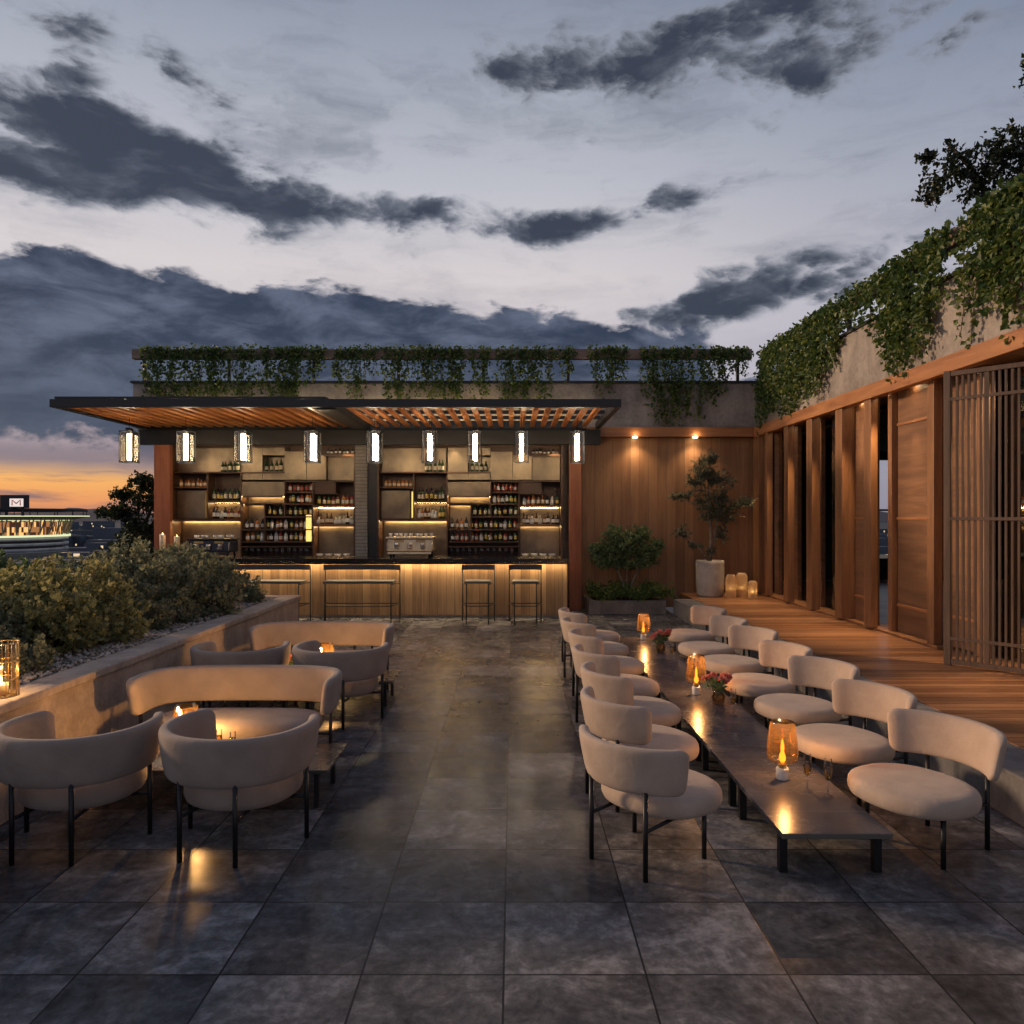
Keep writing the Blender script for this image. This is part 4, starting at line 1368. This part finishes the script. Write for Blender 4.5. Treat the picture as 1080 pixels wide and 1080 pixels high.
# --- lounge groups: two tables' worth, the far group repeats the near one
DYG = 2.78
L1 = lounge_chair('near armchair beside the planter wall, seen from behind', (-2.69, 4.71, 0), math.radians(-2))
dup(L1, (-1.69, 4.71, 0), math.radians(-10), 'near armchair on the aisle side, seen from behind, by the amber lamp')
dup(L1, (-2.69, 4.71 + DYG, 0), math.radians(2), 'far armchair beside the planter wall, behind the near sofa')
dup(L1, (-1.70, 4.71 + DYG, 0), math.radians(-10), 'far armchair on the aisle side, behind the near sofa')
S1 = sofa('near curved tan sofa across the front coffee table', (-2.205, 6.03, 0), PI)
dup(S1, (-2.205, 6.03 + DYG - 0.05, 0), PI, 'far curved tan sofa nearest the bar benches')
for o, g in ((L1, 'tan armchairs in the lounge groups'),): pass


def coffee_table(label, X0, X1, Y0, Y1):
    cx, cy = (X0 + X1) / 2, (Y0 + Y1) / 2
    T = thing('coffee_table', label, 'coffee table', (cx, cy, 0))
    hx, hy = (X1 - X0) / 2, (Y1 - Y0) / 2
    b = MB(); b.box(-hx, hx, -hy, hy, 0.252, 0.278); b.build('tabletop', M['ctable'], T, None, 0.003)
    for sx in (-1, 1):
        for sy in (-1, 1):
            b = MB(); x = sx * (hx - 0.09); y = sy * (hy - 0.07)
            b.box(x - 0.016, x + 0.016, y - 0.016, y + 0.016, 0.002, 0.232); b.build('leg', M['black'], T)
    b = MB()
    for sy in (-1, 1): b.box(-hx + 0.06, hx - 0.06, sy * (hy - 0.07) - 0.016, sy * (hy - 0.07) + 0.016, 0.233, 0.251)
    b.build('apron', M['black'], T)
    return T


for k, wd in enumerate(('near', 'far')):
    dy = DYG * k
    coffee_table(f'low dark square coffee table by the wall in the {wd} lounge group', -3.14, -2.205, 5.13 + dy, 5.74 + dy)
    coffee_table(f'low dark square coffee table on the aisle side of the {wd} lounge group', -2.20, -1.26, 5.13 + dy, 5.74 + dy)

# --- long run of low tables
for k in range(7):
    y0 = 4.15 + 0.97 * k
    nm = ['nearest low dark table in the long run, with empty front edge', 'second low dark table of the run from the camera, under the near lamp', 'third low dark table of the run from the camera',
          'fourth low dark table of the run from the camera, in front of the middle lamp', 'fifth low dark table of the run from the camera', 'sixth low dark table of the run, under the far flowers', 'farthest low dark table of the run, by the planter box'][k]
    T = thing('low_table', nm, 'table', (1.785, y0 + 0.485, 0), 0, 'low tables in the long run')
    b = MB(); b.box(-0.305, 0.305, -0.484, 0.484, 0.228, 0.258); b.build('tabletop', M['table'], T, None, 0.003)
    for sx in (-1, 1):
        for sy in (-1, 1):
            b = MB(); x = sx * 0.265; y = sy * 0.37
            b.box(x - 0.022, x + 0.022, y - 0.022, y + 0.022, 0.002, 0.227); b.build('leg', M['black'], T)
    b = MB()
    for sx in (-1, 1): b.box(sx * 0.265 - 0.015, sx * 0.265 + 0.015, -0.347, 0.347, 0.205, 0.227)
    b.build('apron', M['black'], T)

# --- dining chairs
lrow = [(0.85, 4.52, -47), (0.94, 5.45, -64), (1.02, 6.36, -72), (1.02, 7.30, -68), (1.06, 8.32, -77), (1.04, 9.33, -70), (1.07, 10.30, -76)]
rrow = [(2.45, 4.57, 115), (2.43, 5.50, 109), (2.48, 6.49, 114), (2.44, 7.38, 105), (2.48, 8.42, 113), (2.44, 9.36, 104), (2.48, 10.42, 109)]
lw = ['nearest cream dining chair in the row left of the long table, turned diagonally', 'second cream dining chair from the camera in the row left of the long table', 'third cream dining chair from the camera in the row left of the long table',
      'fourth cream dining chair, middle of the row left of the long table', 'third from last cream dining chair in the row left of the long table', 'second from last cream dining chair in the row left of the long table', 'farthest cream dining chair in the row left of the long table']
D1 = None
for (x, y, a), l in zip(lrow + rrow, lw + [s.replace('left of', 'right of').replace('turned diagonally', 'next to the curb') for s in lw]):
    g = 'dining chairs along the long table'
    if D1 is None:
        D1 = dining_chair(l, (x, y, 0), math.radians(a)); D1['group'] = g
    else:
        dup(D1, (x, y, 0), math.radians(a), l, g)
for o in COL.objects:
    if o.parent is None and o.name.startswith('lounge_chair'): o['group'] = 'armchairs in the lounge groups'
    if o.parent is None and o.name.startswith('lounge_sofa'): o['group'] = 'sofas in the lounge groups'
    if o.parent is None and o.name.startswith('coffee_table'): o['group'] = 'coffee tables in the lounge groups'

# ------------------------------------------------------------------ table lamps, flutes, flowers
def table_lamp(label, X, Y, Z, s=1.0, P=10.0):
    T = thing('table_lamp', label, 'table lamp', (X, Y, Z))
    q = lambda L: [(r * s, z * s) for r, z in L]
    MB().lathe(q([(0, 0), (0.042, 0), (0.044, 0.004), (0.044, 0.075), (0.040, 0.082), (0, 0.082)]), 20).build('base', M['white'], T)
    MB().lathe(q([(0.03, 0.083), (0.03, 0.112), (0.022, 0.118), (0, 0.118)]), 16).build('neck', M['brass'], T)
    MB().lathe(q([(0.032, 0.119), (0.080, 0.126), (0.103, 0.145), (0.110, 0.185), (0.104, 0.26), (0.092, 0.35), (0.086, 0.395), (0.080, 0.41)]), 24, cap=False).build('shade', M['smoke'], T)
    MB().lathe(q([(0, 0.119), (0.012, 0.121), (0.021, 0.135), (0.023, 0.155), (0.018, 0.175), (0.010, 0.195), (0.012, 0.215), (0.010, 0.245), (0.005, 0.275), (0, 0.29)]), 14).build('bulb', M['flame'], T)
    light('POINT', 'lamp_glow', T, (0.02, 0.02, 0.335 * s), P, (1.0, 0.70, 0.42), 0.0)
    return T


TZ = 0.259
table_lamp('amber glass lamp with white base on the near end of the long table', 1.79, 5.02, TZ, 0.93)
table_lamp('amber glass lamp beside the larger coral flowers, middle of the long table', 1.80, 7.42, TZ, 0.93)
table_lamp('amber glass lamp at the far end of the long table', 1.85, 10.72, TZ, 0.9)


def shade_lamp(label, X, Y, Z, P=21.0):
    T = thing('table_lamp', label, 'table lamp', (X, Y, Z))
    MB().lathe([(0, 0), (0.055, 0), (0.055, 0.012), (0.012, 0.022), (0.012, 0.125), (0, 0.125)], 18).build('base', M['brass'], T)
    MB().lathe([(0.108, 0.13), (0.078, 0.335)], 28, cap=False).build('shade', M['amber'], T)
    MB().lathe([(0, 0.126), (0.012, 0.13), (0.020, 0.155), (0.015, 0.19), (0.007, 0.225), (0, 0.245)], 14).build('bulb', M['flame'], T)
    light('POINT', 'lamp_glow', T, (0.05, 0.04, 0.205), P, (1.0, 0.84, 0.70), 0.022)
    return T


shade_lamp('amber tapered glass lamp on the near coffee table before the near sofa', -2.40, 5.55, 0.279)
shade_lamp('amber tapered glass lamp on the far coffee table before the far sofa', -2.05, 8.27, 0.279)


def flute(label, X, Y, Z, h=0.235, group='champagne flutes'):
    o = thing('champagne_flute', label, 'glass', (X, Y, Z), 0, group)
    k = h / 0.235
    MB().lathe([(r * k, z * k) for r, z in [(0.030, 0), (0.030, 0.003), (0.004, 0.008), (0.004, 0.085), (0.018, 0.11), (0.026, 0.15), (0.024, 0.235)]], 14, cap=False).build('glass', M['glass'], o)
    MB().lathe([(r * k, z * k) for r, z in [(0, 0.10), (0.008, 0.10), (0.0165, 0.112), (0.0235, 0.15), (0.0233, 0.185), (0, 0.185)]], 12).build('drink', M['champ'], o)
    return o


M['champ'] = m_glass('sparkling_wine', (0.95, 0.72, 0.30), 0.15)
flute('champagne flute near the table edge, closest to the near amber lamp', 1.87, 4.80, TZ)
flute('champagne flute nearest the front right corner of the long table', 1.96, 4.70, TZ)
flute('champagne flute beside the middle flowers on the long table', 1.93, 6.62, TZ)
flute('champagne flute beside the far flowers on the long table', 1.91, 9.06, TZ)
for k, (x, y, l) in enumerate([(-2.10, 5.40, 'left one of the paired flutes behind the aisle armchair'), (-1.98, 5.34, 'right one of the paired flutes behind the aisle armchair'),
                               (-2.86, 5.42, 'left one of the paired flutes behind the wall side armchair'), (-2.72, 5.52, 'right one of the paired flutes behind the wall side armchair')]):
    flute('champagne glass, ' + l, x, y, 0.279, 0.2)


def blossom(mb, c, r, n=26):
    c = np.array(c)
    d = sph(n); d[:, 2] = np.abs(d[:, 2]) * 0.8 - 0.15
    leaves(mb, np.repeat(c[None], n, 0) + d * r * 0.25, d + np.array([0, 0, 0.3]), r * 1.0, 0.42)


def bouquet(label, X, Y, Z, s=1.0):
    T = thing('flower_vase', label, 'flowers', (X, Y, Z))
    MB().lathe([(0, 0), (0.045 * s, 0), (0.058 * s, 0.02 * s), (0.06 * s, 0.06 * s), (0.045 * s, 0.10 * s), (0.05 * s, 0.115 * s), (0.046 * s, 0.115 * s), (0.041 * s, 0.10 * s), (0.055 * s, 0.06 * s), (0.05 * s, 0.02 * s), (0, 0.006)], 18, cap=False).build('vase', M['vase_glass'], T)
    b = MB(); lf = MB(); fl = MB()
    for k in range(12):
        a = random.uniform(0, 6.28); rr = random.uniform(0.03, 0.12) * s; h = random.uniform(0.17, 0.26) * s
        tip = (rr * math.cos(a), rr * math.sin(a), h)
        b.tube([(0.01 * math.cos(a), 0.01 * math.sin(a), 0.02), (tip[0] * 0.35, tip[1] * 0.35, 0.12 * s), tip], 0.0022, 4)
        if k < 7: blossom(fl, tip, random.uniform(0.034, 0.05) * s)
        n = 12
        P = np.array(tip)[None] * rng.uniform(0.55, 1.0, (n, 1)); leaves(lf, P, rng.normal(size=(n, 3)) + np.array([0, 0, .3]), 0.05 * s, 0.3)
    b.build('stems', M['leaf_green'], T); lf.build('foliage', M['leaf_green'], T); fl.build('blossoms', M['petal'], T)
    return T


bouquet('coral flowers in a glass vase beside the middle lamp of the long table', 1.92, 7.06, TZ, 1.05)
bouquet('coral flowers in a glass vase toward the far end of the long table', 1.90, 9.73, TZ, 1.05)
bouquet('small pink flowers in a vase on the far coffee table', -2.46, 8.25, 0.279, 0.8)
# ------------------------------------------------------------------ plants
def arr(*v): return np.array(v, float)


def ivy(label, x0, x1, ztop, drop, along='X', face=16.70, group='ivy clumps on the railings', seed=0, dens=1.0, leaf=0.07, top=0.10, out=0.13):
    """hanging ivy over a rail; `drop` = list of (fraction, length) giving how far it hangs"""
    W_ = x1 - x0
    fr = [d[0] for d in drop]; ln = [d[1] for d in drop]
    cx = (x0 + x1) / 2
    lv = MB(); st = MB()
    n_str = max(4, int(W_ * 32 * dens))
    base = arr(cx, face, ztop) if along == 'X' else arr(face, cx, ztop)

    def P3(s, o, z):            # s along rail, o outward from it
        return np.stack([s, face - o, z], 1) if along == 'X' else np.stack([face - o, s, z], 1)
    pts, dirs = [], []
    for k in range(n_str):
        u = random.random()
        L = 1.25 * np.interp(u, fr, ln) * random.choice([1, 1, .9, .8, .7, .55, 1.12]) * random.uniform(.82, 1.05)
        s = x0 + u * W_
        n = max(5, int(L * 40))
        t_ = np.sort(rng.uniform(0, 1, n))
        wob = 0.05 * np.sin(t_ * 7 + k) + rng.normal(0, 0.035, n)
        o = out * (0.35 + 0.65 * np.sin(np.clip(t_ * 2.2, 0, 1.57))) * random.uniform(.5, 1.25) + rng.normal(0, 0.03, n)
        z = ztop + top * (1 - t_) * random.uniform(0, 1) - L * t_
        pts.append(P3(s + wob, o, z))
        d = rng.normal(0, 0.75, (n, 3)); d[:, 2] -= 0.9
        if along == 'X': d[:, 1] -= 0.45
        else: d[:, 0] -= 0.45
        dirs.append(d)
        if k % 3 == 0:
            tt = np.linspace(0, 1, 6)
            q = P3(s + 0.05 * np.sin(tt * 7 + k), out * 0.7 * np.sin(np.clip(tt * 2.2, 0, 1.57)), ztop - L * 0.95 * tt) - base
            st.tube([tuple(x) for x in q], 0.005, 4)
    # over the top of the rail and behind it
    n = int(W_ * 120 * dens)
    s = x0 + rng.uniform(0, 1, n) * W_
    env = 0.4 + 0.6 * (np.sin(s * 4.1 + seed) * 0.5 + 0.5)
    pts.append(P3(s, rng.uniform(-0.22, 0.14, n), ztop + rng.uniform(-0.18, top, n) * env)); d = rng.normal(0, 1, (n, 3)); d[:, 2] += 0.3; dirs.append(d)
    P = np.concatenate(pts) - base; D = np.concatenate(dirs)
    leaves(lv, P, D, leaf, 0.46)
    T = thing('ivy', label, 'ivy', tuple(base), 0, group)
    lv.build('foliage', M['leaf_ivy'], T); st.build('stems', M['bark'], T)
    return T


k16 = 16.6 / 797
xb = lambda px: (px - 541) * k16
zb = lambda L: L * k16          # pixel drop into metres
ivb = [(146, 241, [(0, 44), (.5, 50), (1, 42)], 'wide dense ivy clump at the left end of the rear rail'),
       (244, 322, [(0, 46), (.5, 52), (1, 44)], 'dense ivy clump second from the left on the rear rail'),
       (318, 342, [(0, 40), (1, 16)], 'thin ivy tuft third from the left on the rear rail'),
       (354, 396, [(0, 28), (.4, 46), (1, 24)], 'ragged ivy clump fourth from the left on the rear rail'),
       (404, 488, [(0, 44), (.5, 52), (1, 44)], 'dense ivy clump in the middle of the rear rail'),
       (497, 516, [(0, 44), (1, 48)], 'narrow ivy strip right of the middle clump on the rear rail'),
       (522, 582, [(0, 48), (.5, 52), (1, 42)], 'dense ivy clump above the pergola right half'),
       (588, 606, [(0, 14), (.5, 30), (1, 8)], 'small ivy tuft between two denser clumps on the rear rail'),
       (622, 664, [(0, 20), (.35, 50), (.6, 28), (1, 34)], 'loose ivy clump beside the pergola right corner'),
       (676, 770, [(0, 40), (.25, 72), (.5, 60), (.75, 56), (1, 30)], 'large ivy clump hanging over the plain concrete parapet'),
       (772, 792, [(0, 14), (.5, 32), (1, 8)], 'last small ivy tuft of the rear rail before the corner')]
for i, (a, c, dr, lab) in enumerate(ivb):
    ivy(lab, xb(a), xb(c), 5.70, [(f, zb(L)) for f, L in dr], 'X', 16.72, 'ivy clumps on the rear rail', i)
# right hand rail: world Y from the picture's columns
FXI = 5.42
yr = lambda px: FXI * 797 / (px - 541)
iv2 = [(895, 806, [(0, .62), (.25, 1.05), (.5, 1.2), (.75, 1.15), (1, 1.25)], 'huge ivy mass tumbling from the right rail at the corner'),
       (936, 897, [(0, .30), (.3, .75), (.6, .25), (.8, .85), (1, .30)], 'thin trailing ivy between two large masses on the right rail'),
       (1012, 936, [(0, .55), (.3, 1.25), (.55, 1.15), (.8, 1.45), (1, .7)], 'large ivy mass in the middle of the right rail'),
       (1130, 1020, [(0, 1.1), (.35, 1.35), (.6, .9), (.8, 1.5), (1, 1.0)], 'nearest ivy mass of the right rail, below the roof tree')]
for i, (a, c, dr, lab) in enumerate(iv2):
    ivy(lab, yr(a), min(yr(c), 16.4), 5.55, dr, 'Y', FXI, 'ivy masses on the right rail', 20 + i, 1.0 if i != 1 else 0.6, 0.078, 0.12, 0.16)


def shrub(name, label, base, blobs, leafm, n_tw, leaf=0.04, group=None, twig=0.16, per=26, cat='shrub', trunk=True, barkm='bark', wid=0.42):
    """blobs: (x,y,z,rx,ry,rz) in local coordinates; twigs fill the outer part of each lobe and carry small leaves"""
    T = thing(name, label, cat, base, 0, group)
    lv = MB(); br = MB()
    vol = np.array([b_[3] * b_[4] + b_[4] * b_[5] + b_[3] * b_[5] for b_ in blobs]); vol = vol / vol.sum()
    for b_, v_ in zip(blobs, vol):
        n = max(3, int(n_tw * v_))
        d = sph(n)
        rad = rng.uniform(0.25, 1.0, n) ** 0.45 * rng.choice([1, 1, 1, 1.15, 0.85], n)
        c = arr(*b_[:3]); r = arr(*b_[3:6])
        tips = c + d * r * rad[:, None]
        ok = tips[:, 2] > 0.01
        tips = tips[ok]; d = d[ok]
        up = norm(d * 0.8 + arr(0, 0, 0.9) + rng.normal(0, 0.35, d.shape))
        tw = twig * rng.uniform(.6, 1.3, len(tips))
        for i in range(len(tips)):
            t_ = rng.uniform(0, 1, per) ** 0.8
            P = tips[i] - up[i] * tw[i] * (1 - t_)[:, None] + rng.normal(0, leaf * 0.35, (per, 3))
            D = up[i] * 0.7 + rng.normal(0, 0.75, (per, 3))
            leaves(lv, P, D, leaf, wid)
        if trunk:
            for i in range(0, len(tips), max(1, len(tips) // 14)):
                p0 = arr(c[0] * 0.7 + rng.normal(0, .03), c[1] * 0.7 + rng.normal(0, .03), 0.0)
                mid = (p0 + tips[i]) / 2 + rng.normal(0, 0.05, 3); mid[2] = max(mid[2], .02)
                br.tube([tuple(p0), tuple(mid), tuple(tips[i])], [0.012, 0.008, 0.003], 5)
    lv.build('foliage', leafm, T)
    if trunk: br.build('branches', M[barkm], T)
    return T


G0 = 0.775
shrub('shrub', 'large yellow green shrub lit by the lantern in the planter', (-4.42, 7.2, G0),
      [(0, 0, .38, .52, .55, .40), (.32, -.35, .30, .42, .45, .33), (-.45, .2, .45, .5, .5, .38), (.1, .5, .42, .5, .45, .38), (-.35, -.5, .34, .5, .5, .36), (.45, .25, .22, .35, .45, .26)],
      M['leaf_lit_yellow'], 600, 0.053, 'planter shrubs')
shrub('shrub', 'tall dark olive shrub in the planter nearest the bar coffee machine', (-4.6, 9.4, G0),
      [(0, 0, .48, .55, .6, .50), (.45, -.35, .38, .5, .5, .42), (-.45, .3, .50, .55, .5, .46), (.55, .4, .38, .5, .5, .42), (-.25, -.55, .42, .5, .5, .44), (.15, .75, .5, .5, .45, .42), (.85, .1, .22, .35, .45, .28)],
      M['leaf_olive'], 700, 0.053, 'planter shrubs')
shrub('shrub', 'low rounded shrub at the far planter end before the bar bench', (-3.98, 10.85, G0),
      [(0, 0, .22, .38, .40, .30), (-.4, .1, .34, .42, .4, .36), (.25, .12, .12, .22, .3, .18), (-.75, .15, .42, .45, .4, .42)], M['leaf_olive'], 260, 0.046, 'planter shrubs')
shrub('shrub', 'small low tufted shrub on the gravel right behind the wire lantern', (-3.88, 5.95, G0),
      [(0, 0, .13, .26, .30, .16), (-.35, .15, .18, .30, .35, .22), (-.75, -.1, .22, .35, .4, .26)], M['leaf_olive'], 190, 0.040, 'planter shrubs', 0.12)
shrub('shrub', 'knee high shrub filling the front of the planter at the left edge', (-4.75, 6.15, G0),
      [(0, 0, .25, .5, .45, .32), (-.55, .3, .34, .5, .5, .36), (.3, .5, .25, .35, .35, .28)], M['leaf_olive'], 300, 0.042, 'planter shrubs')
shrub('shrub', 'small low shrub at the gravel edge below the tall olive shrub', (-3.95, 8.3, G0),
      [(0, 0, .14, .26, .34, .18), (.05, .55, .14, .24, .34, .18), (-.3, .2, .24, .32, .4, .26)], M['leaf_olive'], 200, 0.040, 'planter shrubs', 0.12)
shrub('hedge', 'dark green hedge along the outer edge of the planter', (-7.0, 9.6, G0),
      [(-1.3, 0, .42, .7, .5, .45), (-.5, .2, .40, .7, .5, .42), (.3, .3, .36, .7, .5, .42), (1.0, .6, .30, .6, .5, .40), (-2.0, -.3, .5, .7, .5, .5)], M['leaf_green'], 520, 0.055, None, 0.16, 24, 'hedge')


def tree(name, label, base, trunk, limbs, lobes, leafm, n_tw, leaf, twig=0.22, per=30, barkm='bark', group=None, cat='tree', wid=0.3):
    T = thing(name, label, cat, base, 0, group)
    b = MB()
    for pts, rad in trunk: b.tube(pts, rad, 9)
    b.build('trunk', M[barkm], T)
    br = MB()
    for pts, rad in limbs: br.tube(pts, rad, 6)
    lv = MB()
    for lb in lobes:
        c = arr(*lb[:3]); r = arr(*lb[3:6]); n = int(n_tw * lb[6] if len(lb) > 6 else n_tw)
        d = sph(n); rad = rng.uniform(0.1, 1.0, n) ** 0.5
        tips = c + d * r * rad[:, None]
        up = norm(d + arr(0, 0, 0.25) + rng.normal(0, 0.4, d.shape))
        for i in range(n):
            t_ = rng.uniform(0, 1, per)
            P = tips[i] - up[i] * twig * (1 - t_)[:, None] + rng.normal(0, leaf * 0.3, (per, 3))
            leaves(lv, P, up[i] * 0.6 + rng.normal(0, 0.7, (per, 3)), leaf, wid)
            if i % 4 == 0:
                br.tube([tuple(c + (tips[i] - c) * 0.1), tuple(c + (tips[i] - c) * 0.6 + rng.normal(0, .02, 3)), tuple(tips[i])], [0.010, 0.006, 0.003], 4)
    br.build('branches', M[barkm], T)
    lv.build('crown', leafm, T)
    return T


# dark tree beyond the planter, left of the bar
tree('tree', 'dark leafy tree against the sunset left of the timber column', (-9.15, 18.4, 0.0),
     [([(0, 0, 0), (.1, 0, 1.0), (.0, 0, 2.0)], [.12, .09, .06])],
     [([(.05, 0, 1.4), (-.3, 0, 1.9), (-.5, 0, 2.3)], [.05, .035, .015]), ([(.05, 0, 1.5), (.3, .1, 2.2), (.4, 0, 2.8)], [.05, .035, .015]), ([(0, 0, 1.9), (.0, .1, 2.4), (.1, 0, 2.9)], [.05, .03, .015])],
     [(.10, 0, 2.85, .26, .4, .28, .8), (-.35, 0, 2.55, .30, .4, .22, .7), (.45, 0, 2.80, .30, .4, .26, .8), (.30, 0, 2.4, .55, .6, .42, 1.4), (-.40, 0, 2.12, .50, .5, .30, 1.1), (.15, 0, 1.75, .65, .7, .42, 1.5), (-.2, 0, 1.25, .70, .7, .45, 1.2), (-.85, 0, 2.12, .28, .3, .07, .3), (.55, 0, 1.3, .5, .5, .6, 1)],
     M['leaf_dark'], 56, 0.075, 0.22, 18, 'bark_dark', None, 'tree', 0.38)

# roof tree behind the right parapet
tree('tree', 'dark tree on the roof behind the right hand ivy rail', (6.15, 9.35, 4.102),
     [([(0, 0, 0), (.05, 0, 1.2), (0.2, 0, 2.4), (.45, -.1, 3.4)], [.10, .085, .06, .03])],
     [([(.06, 0, 1.3), (-.45, .1, 2.3), (-.75, .1, 2.6)], [.05, .035, .015]), ([(.12, 0, 1.8), (.5, -.1, 2.5), (.8, 0, 2.9)], [.05, .035, .015]), ([(.25, 0, 2.6), (.5, 0, 3.3), (.65, 0, 3.9)], [.05, .03, .015])],
     [(-.72, .1, 2.25, .36, .4, .34, 1.0), (-.42, 0, 2.05, .36, .4, .36, 1), (-.98, .1, 2.42, .15, .2, .15, .3), (-.15, -.05, 2.38, .32, .4, .30, .8), (-.92, .1, 1.98, .17, .25, .2, .4), (.15, 0, 2.5, .32, .4, .34, .8), (.10, 0, 2.1, .4, .4, .3, .8), (.50, 0, 3.45, .40, .4, .36, .9), (.8, 0, 2.9, .35, .5, .5, 1), (.7, 0, 3.9, .45, .4, .3, .8)],
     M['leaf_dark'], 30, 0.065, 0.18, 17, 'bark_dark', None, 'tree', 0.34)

# planter box with a multi stemmed bush and ground cover
pb = thing('planter_box', 'low stone planter box between the timber column and the deck curb', 'planter', (2.35, 15.9, 0))
part(pb, 'box', [(1.56, 3.14, 15.50, 15.60, 0, 0.28), (1.56, 3.14, 16.55, 16.65, 0, 0.28), (1.56, 1.66, 15.602, 16.548, 0, 0.28), (3.04, 3.14, 15.602, 16.548, 0, 0.28)], M['box_stone'], 0.006)
part(pb, 'soil', [(1.662, 3.038, 15.602, 16.548, 0.02, 0.24)], M['soil'])
k15 = 16.0 / 797
tree('bush', 'rounded multi stemmed bush growing in the low planter box', (2.42, 16.05, 0.241),
     [([(-.12, 0, 0), (-.08, 0, .35), (-.25, 0, .75)], [.030, .026, .016]), ([(.05, .02, 0), (.10, 0, .32), (.30, 0, .75)], [.030, .026, .016]), ([(-.02, .04, 0), (.0, .05, .4), (.02, 0, .9)], [.026, .022, .014])],
     [([(-.2, 0, .6), (-.5, 0, .9), (-.7, 0, 1.05)], [.016, .012, .006]), ([(.25, 0, .6), (.5, 0, .9), (.7, 0, 1.1)], [.016, .012, .006])],
     [(-.48, 0, .88, .38, .4, .24, 1.3), (-.05, 0, 1.12, .48, .42, .36, 1.8), (.42, 0, .98, .36, .4, .30, 1.2), (-.25, 0, 1.32, .32, .3, .30, .9), (.25, 0, 1.36, .28, .3, .26, .7), (.62, 0, 1.18, .18, .2, .16, .4), (-.62, 0, 1.1, .2, .2, .16, .4), (0, 0, .78, .5, .4, .16, .9)],
     M['leaf_green'], 62, 0.060, 0.16, 22, 'barkpale', None, 'bush', 0.34)
lv = MB()
n = 2600
P = np.stack([rng.uniform(1.60, 3.10, n), rng.uniform(15.46, 16.55, n), 0.26 + np.abs(rng.normal(0, 0.10, n))], 1)
P[:, 2] += 0.10 * (np.sin(P[:, 0] * 9) * 0.5 + 0.5)
D = rng.normal(0, .6, (n, 3)); D[:, 2] += .6
leaves(lv, P, D, 0.085, 0.28)
n = 240; P = np.stack([rng.uniform(2.9, 3.35, n), rng.uniform(15.46, 16.0, n), 0.33 + np.abs(rng.normal(0, 0.10, n))], 1); D = rng.normal(0, .6, (n, 3)); D[:, 2] += .6
leaves(lv, P, D, 0.08, 0.25)
tag(lv.build('ground_cover', M['leaf_ivy']), 'dark leafy ground cover spilling over the stone planter box', 'ground cover', kind='stuff')

# potted olive tree on the deck
pot = thing('potted_olive_tree', 'slender olive tree in a tall white cement pot on the deck', 'potted tree', (4.16, 15.95, 0.321))
MB().lathe([(0, 0), (0.24, 0), (0.27, 0.05), (0.292, 0.25), (0.295, 0.70), (0.288, 0.76), (0.25, 0.76), (0.245, 0.68), (0, 0.68)], 32).build('pot', M['pot'], pot)
MB().lathe([(0, 0.683), (0.243, 0.683), (0.24, 0.70), (0, 0.71)], 20).build('soil', M['soil'], pot)
b = MB()
b.tube([(.0, 0, .69), (.02, 0, 1.2), (.0, 0, 1.7), (-.05, 0, 2.3), (.0, 0, 2.9)], [.035, .03, .025, .018, .008], 8)
b.tube([(.0, 0, .72), (.10, .02, 1.2), (.15, 0, 1.7), (.25, 0, 2.3)], [.026, .022, .018, .008], 8)
b.tube([(-.02, 0, .72), (-.22, 0, 1.0), (-.45, 0, 1.25), (-.6, 0, 1.42)], [.02, .016, .011, .005], 7)
b.tube([(.0, 0, 1.5), (-.3, 0, 1.9), (-.65, 0, 2.15)], [.016, .011, .005], 7)
b.tube([(.1, 0, 1.5), (.35, 0, 1.8), (.65, 0, 2.0)], [.016, .011, .005], 7)
b.build('trunk', M['barkpale'], pot)
lv = MB()
for (x, y, z, rx, ry, rz, n) in [(.05, 0, 2.05, .42, .35, .50, 70), (.30, 0, 1.85, .38, .3, .42, 50), (-.10, 0, 2.60, .32, .3, .34, 46), (-.5, 0, 2.15, .28, .25, .14, 18), (.0, 0, 2.90, .20, .2, .18, 22), (.62, 0, 2.0, .26, .25, .18, 20),
                                 (-.52, 0, 1.36, .18, .15, .16, 14), (-.3, 0, 1.1, .2, .15, .1, 8), (.2, 0, 1.35, .2, .2, .25, 14), (.02, 0, 1.0, .12, .1, .2, 8), (.2, 0, 2.5, .3, .25, .25, 24), (-.3, 0, 2.45, .25, .25, .2, 16)]:
    d = sph(n); tips = arr(x * 1.15, y, z) + d * arr(rx * 1.2, ry, rz) * rng.uniform(.2, 1, (n, 1)) ** .5
    for i in range(n):
        up = d[i] + arr(0, 0, .3); up = up / np.linalg.norm(up)
        t_ = rng.uniform(0, 1, 18)
        leaves(lv, tips[i] - up * .2 * (1 - t_)[:, None] + rng.normal(0, .015, (18, 3)), up * .7 + rng.normal(0, .6, (18, 3)), 0.075, 0.2)
lv.build('crown', M['leaf_silver'], pot)
